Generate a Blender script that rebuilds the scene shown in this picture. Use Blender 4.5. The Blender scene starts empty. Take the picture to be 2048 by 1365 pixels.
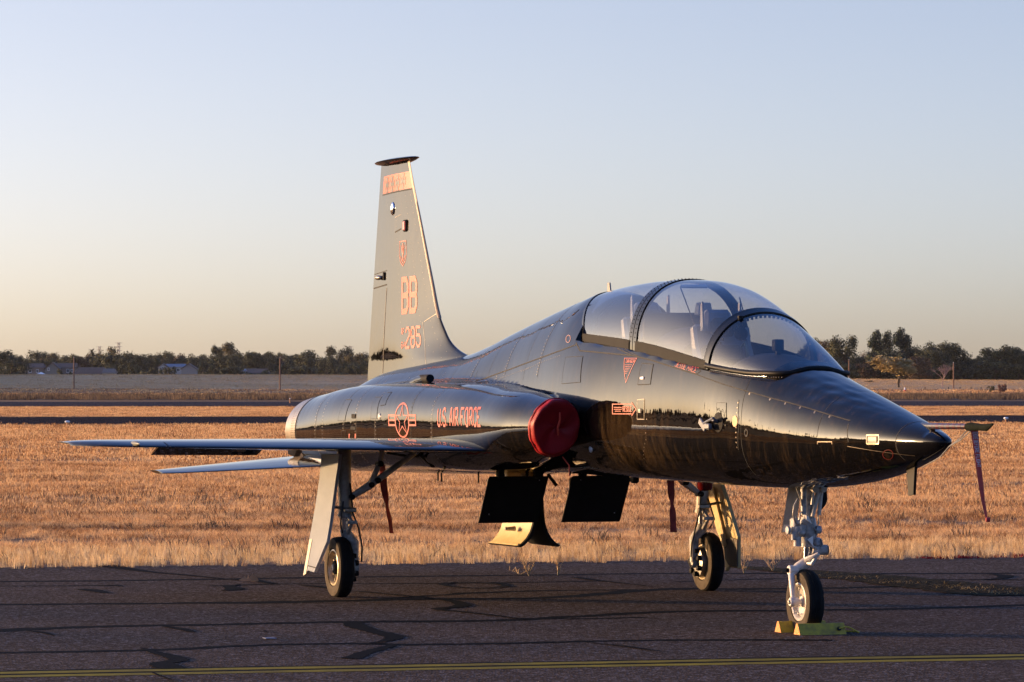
import bpy, bmesh, math, random
import numpy as np
from mathutils import Vector, Matrix
from mathutils.bvhtree import BVHTree

# ------------------------------------------------------------------ camera, sky, sun, exposure
scn = bpy.context.scene
COL = scn.collection
CAM_H, FPX, PITCH = 1.755, 8458.3, math.atan((772.0 - 682.5) / 8458.3)
cam_data = bpy.data.cameras.new('camera')
cam = bpy.data.objects.new('camera', cam_data)
COL.objects.link(cam)
cam.location = (0, 0, CAM_H)
cam.rotation_euler = (math.pi / 2 + PITCH, 0, 0)
cam_data.sensor_width = 36.0
cam_data.lens = 36.0 * FPX / 2048.0
cam_data.clip_start = 0.5
cam_data.clip_end = 20000
scn.camera = cam

SUN_EL, SUN_AZ = math.radians(4.6), math.radians(-72.0)     # azimuth from +Y, clockwise positive
sun_dir = Vector((math.sin(SUN_AZ) * math.cos(SUN_EL), math.cos(SUN_AZ) * math.cos(SUN_EL), math.sin(SUN_EL)))
world = bpy.data.worlds.new('World')
scn.world = world
world.use_nodes = True
wn, wl = world.node_tree.nodes, world.node_tree.links
sky = wn.new('ShaderNodeTexSky')
sky.sky_type = 'NISHITA'
sky.sun_disc = False
sky.sun_elevation = SUN_EL
sky.sun_rotation = SUN_AZ
sky.altitude = 20
sky.air_density = 0.25
sky.dust_density = 1.55
sky.ozone_density = 0.0
bg = wn['Background']
bg.inputs['Strength'].default_value = 0.15
wbal = wn.new('ShaderNodeMix'); wbal.data_type = 'RGBA'; wbal.blend_type = 'MULTIPLY'      # camera white balance
wbal.inputs['Factor'].default_value = 1.0; wbal.inputs['B'].default_value = (1.05, 1.0, 0.965, 1)
wl.new(sky.outputs[0], wbal.inputs['A'])
# the single-scattering sky is too dark overhead at low sun: add the blue of the twilight dome, rising smoothly with height
geo = wn.new('ShaderNodeTexCoord'); sep = wn.new('ShaderNodeSeparateXYZ'); wl.new(geo.outputs['Generated'], sep.inputs[0])
hgt = wn.new('ShaderNodeMapRange'); hgt.interpolation_type = 'SMOOTHSTEP'; hgt.inputs['From Min'].default_value = 0.0; hgt.inputs['From Max'].default_value = 0.55
wl.new(sep.outputs['Z'], hgt.inputs['Value'])
dome = wn.new('ShaderNodeMix'); dome.data_type = 'RGBA'; dome.inputs['A'].default_value = (0, 0, 0, 1); dome.inputs['B'].default_value = (0.0, 0.40, 1.75, 1)
wl.new(hgt.outputs[0], dome.inputs['Factor'])
addn = wn.new('ShaderNodeMix'); addn.data_type = 'RGBA'; addn.blend_type = 'ADD'; addn.inputs['Factor'].default_value = 1.0
wl.new(wbal.outputs['Result'], addn.inputs['A']); wl.new(dome.outputs['Result'], addn.inputs['B'])
wl.new(addn.outputs['Result'], bg.inputs['Color'])

sun_data = bpy.data.lights.new('sun', 'SUN')
sun_data.energy = 3.8
sun_data.angle = math.radians(0.6)
sun_data.color = (1.0, 0.58, 0.26)
sun = bpy.data.objects.new('sun', sun_data)
COL.objects.link(sun)
sun.rotation_euler = (-sun_dir).to_track_quat('-Z', 'Y').to_euler()
sun.location = (-60, 30, 40)

scn.view_settings.view_transform = 'Standard'
scn.view_settings.look = 'None'
scn.view_settings.exposure = 1.10
scn.view_settings.gamma = 1.0
scn.view_settings.use_curve_mapping = False
try:
    scn.cycles.max_bounces = 8
    scn.cycles.transparent_max_bounces = 16
    scn.cycles.caustics_reflective = False
    scn.cycles.caustics_refractive = False
    scn.cycles.sample_clamp_indirect = 6
except Exception:
    pass

R = random.Random(7)

# ------------------------------------------------------------------ camera geometry used to place things in the world
def ray(u, v):
    c, s = math.cos(PITCH), math.sin(PITCH)
    a, b = (u - 1024) / FPX, -(v - 682.5) / FPX
    return np.array([a, c - b * s, s + b * c])

JX, JY, JTH = 2.072, 29.914, math.radians(19.208)
FW = np.array([math.sin(JTH), -math.cos(JTH), 0.0])          # nose direction
LF = np.array([math.cos(JTH), math.sin(JTH), 0.0])           # port direction
JORG = np.array([JX, JY, 0.0])
def jray(u, v):
    o = np.array([0, 0, CAM_H]) - JORG
    d = ray(u, v)
    return (np.array([o @ FW, o @ LF, o[2]]), np.array([d @ FW, d @ LF, d[2]]))
def L(u, v, ax, val):
    """point of the jet's own space seen at photo pixel (u, v) on the plane axis=val"""
    o, d = jray(u, v)
    t = (val - o[ax]) / d[ax]
    return o + t * d
def G(u, v, z=0.0):
    """ground point under photo pixel (flat ground)"""
    d = ray(u, v)
    t = (z - CAM_H) / d[2]
    return np.array([d[0] * t, d[1] * t, z])
def AT(u, D):
    return (u - 1024) / FPX * D

# ------------------------------------------------------------------ materials
MATS = {}
def nodes_of(m):
    m.use_nodes = True
    return m.node_tree.nodes, m.node_tree.links, m.node_tree.nodes['Principled BSDF']

def mat(name, col, rough=0.5, metal=0.0, var=0.15, scale=8.0, bump=0.0, bscale=60.0, rvar=0.0, spec=0.5, col2=None, coat=0.0, detail=6.0, stretch=None):
    if name in MATS:
        return MATS[name]
    m = bpy.data.materials.new(name)
    n, l, p = nodes_of(m)
    tc = n.new('ShaderNodeTexCoord')
    mp = n.new('ShaderNodeMapping')
    if stretch: mp.inputs['Scale'].default_value = stretch
    l.new(tc.outputs['Object'], mp.inputs['Vector'])
    nz = n.new('ShaderNodeTexNoise')
    nz.inputs['Scale'].default_value = scale
    nz.inputs['Detail'].default_value = detail
    nz.inputs['Roughness'].default_value = 0.65
    l.new(mp.outputs[0], nz.inputs['Vector'])
    mx = n.new('ShaderNodeMix'); mx.data_type = 'RGBA'
    c2 = col2 or tuple(min(1, c * (1 + var * 1.5)) for c in col)
    c1 = tuple(c * (1 - var) for c in col) if not col2 else col
    mx.inputs['A'].default_value = (*c1, 1); mx.inputs['B'].default_value = (*c2, 1)
    rp = n.new('ShaderNodeMapRange')
    rp.inputs['From Min'].default_value = 0.3; rp.inputs['From Max'].default_value = 0.7
    l.new(nz.outputs['Fac'], rp.inputs['Value'])
    l.new(rp.outputs[0], mx.inputs['Factor'])
    l.new(mx.outputs['Result'], p.inputs['Base Color'])
    p.inputs['Roughness'].default_value = rough
    p.inputs['Metallic'].default_value = metal
    p.inputs['Specular IOR Level'].default_value = spec
    if coat: p.inputs['Coat Weight'].default_value = coat
    if rvar:
        r2 = n.new('ShaderNodeMapRange')
        r2.inputs['From Min'].default_value = 0.3; r2.inputs['From Max'].default_value = 0.7
        r2.inputs['To Min'].default_value = max(0.02, rough - rvar); r2.inputs['To Max'].default_value = rough + rvar
        l.new(nz.outputs['Fac'], r2.inputs['Value']); l.new(r2.outputs[0], p.inputs['Roughness'])
    if bump:
        b = n.new('ShaderNodeBump'); b.inputs['Strength'].default_value = bump; b.inputs['Distance'].default_value = 0.01
        nb = n.new('ShaderNodeTexNoise'); nb.inputs['Scale'].default_value = bscale; nb.inputs['Detail'].default_value = 4
        l.new(mp.outputs[0], nb.inputs['Vector'])
        l.new(nb.outputs['Fac'], b.inputs['Height']); l.new(b.outputs[0], p.inputs['Normal'])
    MATS[name] = m
    return m

def paint_black():
    """gloss black aircraft paint: skin waviness between frames, dull dusty patches"""
    m = bpy.data.materials.new('gloss black paint')
    n, l, p = nodes_of(m)
    tc = n.new('ShaderNodeTexCoord')
    nz = n.new('ShaderNodeTexNoise'); nz.inputs['Scale'].default_value = 2.3; nz.inputs['Detail'].default_value = 8; nz.inputs['Roughness'].default_value = 0.7
    l.new(tc.outputs['Object'], nz.inputs['Vector'])
    rr = n.new('ShaderNodeMapRange'); rr.inputs['From Min'].default_value = 0.35; rr.inputs['From Max'].default_value = 0.72
    rr.inputs['To Min'].default_value = 0.0; rr.inputs['To Max'].default_value = 0.03
    l.new(nz.outputs['Fac'], rr.inputs['Value']); l.new(rr.outputs[0], p.inputs['Roughness'])
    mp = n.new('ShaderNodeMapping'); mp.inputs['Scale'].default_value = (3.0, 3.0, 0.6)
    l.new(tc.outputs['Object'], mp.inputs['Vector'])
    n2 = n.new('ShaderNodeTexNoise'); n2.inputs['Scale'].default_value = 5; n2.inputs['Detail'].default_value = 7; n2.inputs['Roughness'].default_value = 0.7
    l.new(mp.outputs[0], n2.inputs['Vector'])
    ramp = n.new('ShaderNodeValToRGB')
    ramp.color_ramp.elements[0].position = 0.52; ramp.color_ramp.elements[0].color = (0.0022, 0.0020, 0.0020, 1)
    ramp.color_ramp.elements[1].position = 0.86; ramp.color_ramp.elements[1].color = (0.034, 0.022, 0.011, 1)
    # grime streaks ahead of the intake, with brown added to lighten its dark reflection
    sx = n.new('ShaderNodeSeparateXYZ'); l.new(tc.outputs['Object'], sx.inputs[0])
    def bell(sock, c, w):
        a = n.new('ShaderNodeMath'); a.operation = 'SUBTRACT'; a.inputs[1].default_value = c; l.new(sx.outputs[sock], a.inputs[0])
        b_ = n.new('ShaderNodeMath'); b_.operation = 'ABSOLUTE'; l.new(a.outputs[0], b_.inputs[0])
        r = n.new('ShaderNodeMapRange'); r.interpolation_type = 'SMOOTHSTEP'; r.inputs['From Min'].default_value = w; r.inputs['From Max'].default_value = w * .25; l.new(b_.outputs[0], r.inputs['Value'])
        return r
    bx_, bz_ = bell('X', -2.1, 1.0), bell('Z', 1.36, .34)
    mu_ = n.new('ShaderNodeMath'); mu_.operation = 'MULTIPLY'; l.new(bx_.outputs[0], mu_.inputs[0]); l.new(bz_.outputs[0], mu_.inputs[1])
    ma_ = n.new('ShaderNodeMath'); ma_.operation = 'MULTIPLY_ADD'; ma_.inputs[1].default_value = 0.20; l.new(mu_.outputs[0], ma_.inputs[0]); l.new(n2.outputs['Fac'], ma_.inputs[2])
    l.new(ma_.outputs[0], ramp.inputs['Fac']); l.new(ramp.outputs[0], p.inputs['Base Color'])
    w = n.new('ShaderNodeTexNoise'); w.inputs['Scale'].default_value = 5.5; w.inputs['Detail'].default_value = 1.5
    mw = n.new('ShaderNodeMapping'); mw.inputs['Scale'].default_value = (1.6, 0.7, 0.7)
    l.new(tc.outputs['Object'], mw.inputs['Vector']); l.new(mw.outputs[0], w.inputs['Vector'])
    b = n.new('ShaderNodeBump'); b.inputs['Strength'].default_value = 0.07; b.inputs['Distance'].default_value = 0.02
    l.new(w.outputs['Fac'], b.inputs['Height']); l.new(b.outputs[0], p.inputs['Normal'])
    p.inputs['IOR'].default_value = 1.29
    return m

def glass_mat(name, tint, refl_ior=1.5, haze=0.0, hazecol=(0.5, 0.55, 0.7)):
    m = bpy.data.materials.new(name)
    n, l, p = nodes_of(m)
    n.remove(p)
    out = n['Material Output']
    tr = n.new('ShaderNodeBsdfTransparent'); tr.inputs[0].default_value = (*tint, 1)
    gl = n.new('ShaderNodeBsdfGlossy'); gl.inputs['Roughness'].default_value = 0.02
    gl.inputs['Color'].default_value = (1, 1, 1, 1)
    lw = n.new('ShaderNodeLayerWeight'); lw.inputs['Blend'].default_value = 0.5
    pw = n.new('ShaderNodeMath'); pw.operation = 'POWER'; pw.inputs[1].default_value = 5.0; l.new(lw.outputs['Facing'], pw.inputs[0])
    f0 = ((refl_ior - 1) / (refl_ior + 1)) ** 2
    fr = n.new('ShaderNodeMath'); fr.operation = 'MULTIPLY_ADD'; fr.inputs[1].default_value = 1 - f0 * 2; fr.inputs[2].default_value = f0 * 2; l.new(pw.outputs[0], fr.inputs[0])
    df = n.new('ShaderNodeBsdfDiffuse'); df.inputs[0].default_value = (*hazecol, 1)
    mh = n.new('ShaderNodeMixShader'); mh.inputs[0].default_value = haze
    l.new(tr.outputs[0], mh.inputs[1]); l.new(df.outputs[0], mh.inputs[2])
    mx = n.new('ShaderNodeMixShader')
    l.new(fr.outputs[0], mx.inputs[0]); l.new(mh.outputs[0], mx.inputs[1]); l.new(gl.outputs[0], mx.inputs[2])
    l.new(mx.outputs[0], out.inputs[0])
    return m

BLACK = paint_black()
SATIN = mat('satin black radome', (0.005, 0.005, 0.006), 0.09, rvar=0.02, var=0.1, spec=0.18)
SEAM = mat('dark seam gap', (0.006, 0.006, 0.006), 0.8, var=0.2)
RIVET = mat('worn rivet head', (0.16, 0.13, 0.10), 0.35, metal=0.6)
RED = mat('red marking paint', (0.36, 0.04, 0.013), 0.45, var=0.12, scale=20)
WHITE = mat('white gear paint', (0.62, 0.60, 0.56), 0.42, var=0.12, scale=9, bump=0.03, bscale=40, col2=(0.46, 0.42, 0.36), rvar=0.08)
WHITE2 = mat('grimy white gear casting', (0.50, 0.50, 0.50), 0.5, var=0.2, scale=22, col2=(0.16, 0.15, 0.14), rvar=0.1)
CHROME = mat('polished oleo steel', (0.72, 0.73, 0.75), 0.12, metal=1.0, var=0.05)
STEEL = mat('dull steel', (0.22, 0.21, 0.20), 0.42, metal=0.8, var=0.3, scale=30)
BARE = mat('heat stained bare metal', (0.42, 0.36, 0.29), 0.34, metal=0.85, var=0.25, scale=5, col2=(0.22, 0.18, 0.14), rvar=0.1)
TYRE = mat('tyre rubber', (0.010, 0.0095, 0.009), 0.8, var=0.3, scale=14, bump=0.06, bscale=90, spec=0.12)
TYREWALL = mat('dusty tyre wall', (0.060, 0.046, 0.032), 0.8, var=0.35, scale=10, bump=0.05, bscale=60, spec=0.15)
DARK = mat('flat dark metal', (0.012, 0.012, 0.012), 0.75, var=0.2, spec=0.15)
HOSE = mat('black hose rubber', (0.015, 0.015, 0.015), 0.5)
COVERM = mat('red vinyl cover', (0.27, 0.007, 0.010), 0.5, spec=0.25, var=0.2, scale=5, bump=0.06, bscale=6, rvar=0.08)
RIBBON = mat('faded red webbing', (0.26, 0.035, 0.03), 0.85, var=0.35, scale=18, bump=0.1, bscale=120)
CANVAS = mat('olive canvas', (0.012, 0.015, 0.012), 0.95, var=0.3, scale=30, bump=0.15, bscale=80, spec=0.03)
YELLOW = mat('yellow chock paint', (0.50, 0.36, 0.012), 0.6, var=0.15, scale=16, col2=(0.22, 0.15, 0.02), bump=0.04, bscale=50)
ROPE = mat('yellow rope', (0.45, 0.33, 0.03), 0.8, bump=0.2, bscale=200)
ORANGE = mat('orange chock end', (0.62, 0.20, 0.01), 0.5, var=0.1)
GLASS = glass_mat('canopy acrylic', (0.80, 0.81, 0.84), 1.5, 0.005)
WSGLASS = glass_mat('windshield glass', (0.62, 0.64, 0.66), 1.45, 0.004)
FRAMEM = mat('black frame paint', (0.006, 0.006, 0.006), 0.22, var=0.1, spec=0.25)
RUBBER = mat('black sealing strip', (0.008, 0.008, 0.008), 0.5, spec=0.12)
SEATM = mat('grey seat shell', (0.09, 0.10, 0.12), 0.5, var=0.2)
SEATW = mat('pale seat rail', (0.20, 0.185, 0.17), 0.5)
CUSH = mat('dark green cushion', (0.03, 0.035, 0.03), 0.9, bump=0.1, bscale=50)
PANELM = mat('dark instrument shroud', (0.018, 0.019, 0.022), 0.7, bump=0.04, bscale=80)
LAMPG = mat('lamp glass', (0.17, 0.17, 0.14), 0.3, var=0.05, spec=0.15)
LAMPR = mat('red beacon glass', (0.10, 0.005, 0.004), 0.12)
WHITEP = mat('white paint', (0.78, 0.77, 0.74), 0.5, var=0.06)

# ------------------------------------------------------------------ mesh builder
class MB:
    def __init__(s): s.v, s.f = [], []
    def add(s, v, f):
        k = len(s.v)
        s.v += [tuple(map(float, p)) for p in v]
        s.f += [tuple(i + k for i in q) for q in f]
        return s
    def box(s, c, size, rot=None, bev=0.0, taper=1.0):
        hx, hy, hz = [a / 2 for a in size]
        M = rot if rot is not None else Matrix.Identity(3)
        if bev > 0:
            b = min(bev, hx * .9, hy * .9, hz * .9)
            bm = bmesh.new(); bmesh.ops.create_cube(bm, size=2)
            for vv in bm.verts: vv.co = (vv.co.x * hx, vv.co.y * hy, vv.co.z * hz)
            bmesh.ops.bevel(bm, geom=bm.edges[:], offset=b, segments=1, affect='EDGES')
            bm.verts.index_update()
            vs = [vv.co.copy() for vv in bm.verts]; fs = [[q.index for q in ff.verts] for ff in bm.faces]
            bm.free()
        else:
            vs = [Vector((x * hx, y * hy, z * hz)) for x in (-1, 1) for y in (-1, 1) for z in (-1, 1)]
            fs = [(0, 1, 3, 2), (4, 6, 7, 5), (0, 4, 5, 1), (2, 3, 7, 6), (0, 2, 6, 4), (1, 5, 7, 3)]
        if taper != 1.0:
            for q in vs:
                if q.z > 0: q.x *= taper; q.y *= taper
        c = Vector(c)
        return s.add([M @ q + c for q in vs], fs)
    def tube(s, pts, r, n=10, caps=True, closed=False):
        P = [Vector(p) for p in pts]
        rs = r if isinstance(r, (list, tuple)) else [r] * len(P)
        T = []
        for i in range(len(P)):
            a = P[i - 1] if (i > 0 or closed) else P[i]
            b = P[(i + 1) % len(P)] if (i < len(P) - 1 or closed) else P[i]
            T.append((b - a).normalized())
        ref = Vector((0, 0, 1)) if abs(T[0].z) < .9 else Vector((1, 0, 0))
        nrm = T[0].cross(ref).normalized()
        V = []
        for i, p in enumerate(P):
            nrm = (nrm - T[i] * nrm.dot(T[i])).normalized()
            bn = T[i].cross(nrm)
            for k in range(n):
                a = 2 * math.pi * k / n
                V.append(p + (nrm * math.cos(a) + bn * math.sin(a)) * rs[i])
        F = []
        m = len(P)
        for i in range(m if closed else m - 1):
            for k in range(n):
                j = (i + 1) % m
                F.append((i * n + k, i * n + (k + 1) % n, j * n + (k + 1) % n, j * n + k))
        if caps and not closed:
            F.append(tuple(range(n - 1, -1, -1))); F.append(tuple((m - 1) * n + k for k in range(n)))
        return s.add(V, F)
    def lathe(s, prof, o, ax, n=40, closed=False):
        """prof: (radius, distance along axis)"""
        o, ax = Vector(o), Vector(ax).normalized()
        ref = Vector((0, 0, 1)) if abs(ax.z) < .9 else Vector((1, 0, 0))
        a = ax.cross(ref).normalized(); b = ax.cross(a)
        V, F = [], []
        for (r, t) in prof:
            for k in range(n):
                q = 2 * math.pi * k / n
                V.append(o + ax * t + (a * math.cos(q) + b * math.sin(q)) * max(r, 1e-4))
        m = len(prof)
        for i in range(m if closed else m - 1):
            j = (i + 1) % m
            for k in range(n):
                F.append((i * n + k, i * n + (k + 1) % n, j * n + (k + 1) % n, j * n + k))
        return s.add(V, F)
    def prism(s, pts, off):
        P = [Vector(p) for p in pts]; off = Vector(off); n = len(P)
        return s.add(P + [p + off for p in P], [tuple(range(n - 1, -1, -1)), tuple(range(n, 2 * n))] + [(i, (i + 1) % n, n + (i + 1) % n, n + i) for i in range(n)])
    def grid(s, rows, closed_u=False):
        """rows: list of equal-length point rows"""
        n = len(rows[0]); V = [p for r in rows for p in r]; F = []
        for i in range(len(rows) - 1):
            for k in range(n if closed_u else n - 1):
                F.append((i * n + k, i * n + (k + 1) % n, (i + 1) * n + (k + 1) % n, (i + 1) * n + k))
        return s.add(V, F)
    def ball(s, c, r, n=12, m=8, sc=(1, 1, 1)):
        V = [];F = []
        for i in range(m + 1):
            t = math.pi * i / m
            for k in range(n):
                a = 2 * math.pi * k / n
                V.append((c[0] + r * sc[0] * math.sin(t) * math.cos(a), c[1] + r * sc[1] * math.sin(t) * math.sin(a), c[2] + r * sc[2] * math.cos(t)))
        for i in range(m):
            for k in range(n): F.append((i * n + k, (i + 1) * n + k, (i + 1) * n + (k + 1) % n, i * n + (k + 1) % n))
        return s.add(V, F)
    def mesh(s, name, material, smooth=35):
        me = bpy.data.meshes.new(name)
        me.from_pydata(s.v, [], s.f)
        me.validate(); me.update()
        mats = material if isinstance(material, (list, tuple)) else [material]
        for mm in mats: me.materials.append(mm)
        if smooth:
            me.polygons.foreach_set('use_smooth', [True] * len(me.polygons))
            me.set_sharp_from_angle(angle=math.radians(smooth))
        me.update()
        return me
    def build(s, name, material, parent=None, smooth=35, **tags):
        o = bpy.data.objects.new(name, s.mesh(name, material, smooth))
        COL.objects.link(o)
        if parent: o.parent = parent
        for k, v in tags.items(): o[k] = v
        return o

def fixnormals(o):
    bm = bmesh.new(); bm.from_mesh(o.data)
    bmesh.ops.recalc_face_normals(bm, faces=bm.faces[:])
    bm.to_mesh(o.data); bm.free()
    return o

def tag(o, label=None, cat=None, group=None, kind=None):
    if label: o['label'] = label
    if cat: o['category'] = cat
    if group: o['group'] = group
    if kind: o['kind'] = kind
    return o
def empty(name, loc, label, cat, group=None, rz=0.0):
    o = bpy.data.objects.new(name, None); COL.objects.link(o)
    o.empty_display_size = 0.2
    o.location = loc; o.rotation_euler = (0, 0, rz)
    return tag(o, label, cat, group)

def pchip(xs, ys):
    xs, ys = np.array(xs, float), np.array(ys, float)
    o = np.argsort(xs); xs, ys = xs[o], ys[o]
    h = np.diff(xs); d = np.diff(ys) / h
    m = np.zeros(len(xs)); m[0], m[-1] = d[0], d[-1]
    for i in range(1, len(xs) - 1):
        if d[i - 1] * d[i] > 0:
            w1, w2 = 2 * h[i] + h[i - 1], h[i] + 2 * h[i - 1]
            m[i] = (w1 + w2) / (w1 / d[i - 1] + w2 / d[i])
    def f(x):
        x = np.clip(x, xs[0], xs[-1]); i = np.clip(np.searchsorted(xs, x) - 1, 0, len(xs) - 2)
        t = (x - xs[i]) / h[i]
        return ((1 + 2 * t) * (1 - t) ** 2 * ys[i] + t * (1 - t) ** 2 * h[i] * m[i] + t * t * (3 - 2 * t) * ys[i + 1] + t * t * (t - 1) * h[i] * m[i + 1])
    return f

# ------------------------------------------------------------------ SETTING
EDGE_N = np.array([math.sin(math.radians(-13.5)), math.cos(math.radians(-13.5))])    # across the apron edge, away from the camera
EDGE_T = np.array([EDGE_N[1], -EDGE_N[0]])                                         # along it, to the right
EDGE_D = float(np.array(G(1024, 1127))[:2] @ EDGE_N)

def smooth(a, b, x):
    t = min(1, max(0, (x - a) / (b - a))); return t * t * (3 - 2 * t)
def terrain(x, y):
    """flat airfield, then a low rise that ends in a crest under the houses and woods"""
    k = min(1, max(0, (x + 120) / 240))
    top = 4.75 - 1.35 * k
    z = top * smooth(800, 1130, y)
    z += .25 * math.sin(x * .02 + y * .013) * smooth(820, 1000, y)
    z -= 1.6 * smooth(1150, 1400, y)
    return z

def noise_ground(name, cols, scale, stretch, rough=.95, bump=.4, bscale=30, rot=0.0, spec=.1):
    m = bpy.data.materials.new(name)
    n, l, p = nodes_of(m)
    ge = n.new('ShaderNodeNewGeometry'); mp = n.new('ShaderNodeMapping')
    mp.inputs['Scale'].default_value = stretch; mp.inputs['Rotation'].default_value = (0, 0, rot)
    l.new(ge.outputs['Position'], mp.inputs['Vector'])
    nz = n.new('ShaderNodeTexNoise'); nz.inputs['Scale'].default_value = scale; nz.inputs['Detail'].default_value = 8; nz.inputs['Roughness'].default_value = .68
    l.new(mp.outputs[0], nz.inputs['Vector'])
    cr = n.new('ShaderNodeValToRGB'); e = cr.color_ramp.elements
    e[0].position, e[0].color = .30, (*cols[0], 1); e[1].position, e[1].color = .72, (*cols[-1], 1)
    for i, c in enumerate(cols[1:-1]):
        q = e.new(.30 + .42 * (i + 1) / (len(cols) - 1)); q.color = (*c, 1)
    l.new(nz.outputs['Fac'], cr.inputs['Fac']); l.new(cr.outputs[0], p.inputs['Base Color'])
    p.inputs['Roughness'].default_value = rough; p.inputs['Specular IOR Level'].default_value = spec
    if bump:
        b = n.new('ShaderNodeBump'); b.inputs['Strength'].default_value = bump; b.inputs['Distance'].default_value = .05
        nb = n.new('ShaderNodeTexNoise'); nb.inputs['Scale'].default_value = bscale; nb.inputs['Detail'].default_value = 3
        l.new(ge.outputs['Position'], nb.inputs['Vector']); l.new(nb.outputs['Fac'], b.inputs['Height']); l.new(b.outputs[0], p.inputs['Normal'])
    return m

GROUNDM = noise_ground('dry grass soil', [(.10, .06, .035), (.22, .125, .06), (.40, .235, .11)], .07, (1, 5, 1), bump=.9, bscale=3.0, rot=math.radians(13))
FIELDM = noise_ground('grey straw field', [(.32, .205, .105), (.40, .265, .135), (.47, .32, .165)], .03, (1, 2.5, 1), bump=.5, bscale=1.5)
def asphalt(name, base, spec=.04):
    m = bpy.data.materials.new(name)
    n, l, p = nodes_of(m)
    ge = n.new('ShaderNodeNewGeometry')
    n1 = n.new('ShaderNodeTexNoise'); n1.inputs['Scale'].default_value = .9; n1.inputs['Detail'].default_value = 9; n1.inputs['Roughness'].default_value = .7
    l.new(ge.outputs['Position'], n1.inputs['Vector'])
    n2 = n.new('ShaderNodeTexVoronoi'); n2.inputs['Scale'].default_value = 55
    l.new(ge.outputs['Position'], n2.inputs['Vector'])
    n3 = n.new('ShaderNodeTexNoise'); n3.inputs['Scale'].default_value = 9; n3.inputs['Detail'].default_value = 8
    l.new(ge.outputs['Position'], n3.inputs['Vector'])
    cr = n.new('ShaderNodeValToRGB'); e = cr.color_ramp.elements
    e[0].position = .3; e[0].color = (*[c * .78 for c in base], 1); e[1].position = .75; e[1].color = (*[c * 1.25 for c in base], 1)
    l.new(n1.outputs['Fac'], cr.inputs['Fac'])
    # pale aggregate chips
    hs = n.new('ShaderNodeSeparateColor'); l.new(n2.outputs['Color'], hs.inputs[0])
    gt = n.new('ShaderNodeMapRange'); gt.inputs['From Min'].default_value = .74; gt.inputs['From Max'].default_value = 1.0; gt.inputs['To Max'].default_value = .75
    l.new(hs.outputs[0], gt.inputs['Value'])
    mx = n.new('ShaderNodeMix'); mx.data_type = 'RGBA'; l.new(gt.outputs[0], mx.inputs['Factor']); l.new(cr.outputs[0], mx.inputs['A']); mx.inputs['B'].default_value = (.27, .22, .20, 1)
    mu = n.new('ShaderNodeMix'); mu.data_type = 'RGBA'; mu.blend_type = 'MULTIPLY'; mu.inputs['Factor'].default_value = .6
    r3 = n.new('ShaderNodeMapRange'); r3.inputs['From Min'].default_value = .3; r3.inputs['From Max'].default_value = .7; r3.inputs['To Min'].default_value = .6; r3.inputs['To Max'].default_value = 1.3
    l.new(n3.outputs['Fac'], r3.inputs['Value']); l.new(mx.outputs['Result'], mu.inputs['A']); l.new(r3.outputs[0], mu.inputs['B'])
    l.new(mu.outputs['Result'], p.inputs['Base Color'])
    b = n.new('ShaderNodeBump'); b.inputs['Strength'].default_value = .55; b.inputs['Distance'].default_value = .012
    ad = n.new('ShaderNodeMath'); ad.operation = 'ADD'; l.new(n2.outputs['Distance'], ad.inputs[0]); l.new(n3.outputs['Fac'], ad.inputs[1])
    l.new(ad.outputs[0], b.inputs['Height']); l.new(b.outputs[0], p.inputs['Normal'])
    p.inputs['Roughness'].default_value = .95; p.inputs['Specular IOR Level'].default_value = spec
    return m
APRONM = asphalt('worn apron asphalt', (.052, .034, .023))
TAXIM = asphalt('dark taxiway asphalt', (.016, .015, .016), .0)
RUNM = asphalt('grey runway asphalt', (.040, .038, .040), .0)
TAR = mat('bitumen seal', (.006, .006, .006), .85, var=.3, scale=14, spec=.02)
YLINE = mat('worn yellow road paint', (.30, .215, .025), .8, scale=3, var=.25, col2=(.14, .10, .03), spec=.03, bump=.2, bscale=120)

def sheet(name, corners, z, material, kind='structure', parent=None, nseg=1):
    m = MB(); m.add([(x, y, z) for x, y in corners], [tuple(range(len(corners)))])
    o = m.build(name, material, parent, 0)
    if parent is None: o['kind'] = kind
    return o
def strip_pts(p0, p1):
    return np.array(p0), np.array(p1)

# ground sheet with the far rise
m = MB(); rows = []
ysg = [-400, -100, 0, 30, 60, 100, 200, 300, 450, 600, 700] + list(range(780, 1480, 20)) + [1600, 1800, 2200, 3000, 4500, 7000]
for y in ysg:
    rows.append([(x, y, terrain(x, y)) for x in [-5000, -3000, -1800, -1000, -600] + list(range(-400, 401, 20)) + [600, 1000, 1800, 3000, 5000]])
m.grid(rows)
g = m.build('ground', GROUNDM, None, 60); tag(g, kind='structure')
# pale straw field on the rise
m = MB(); rows = []
for y in list(range(905, 1480, 15)) + [1600, 2000, 3000]:
    rows.append([(x, y + (0 if y > 910 else 8 * math.sin(x * .05)), terrain(x, y) + .03) for x in list(range(-700, 701, 20))])
m.grid(rows); tag(m.build('field', FIELDM, None, 60), kind='structure')

def edge_pt(t, d, z=0.0):
    p = EDGE_T * (t + .24 * (EDGE_D + d)) + EDGE_N * (EDGE_D + d); return (float(p[0]), float(p[1]), z)
# apron: one slab with a slightly ragged far edge
m = MB(); R1 = random.Random(3)
far = [edge_pt(t, R1.uniform(-.05, .05) + .10 * math.sin(t * 2.1) * .5, .010) for t in np.arange(-60, 60.1, .35)]
near = [edge_pt(t, -70, .010) for t in np.arange(-60, 60.1, .35)]
m.grid([near, far])
apron = tag(m.build('apron', APRONM, None, 0), kind='structure')
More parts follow.
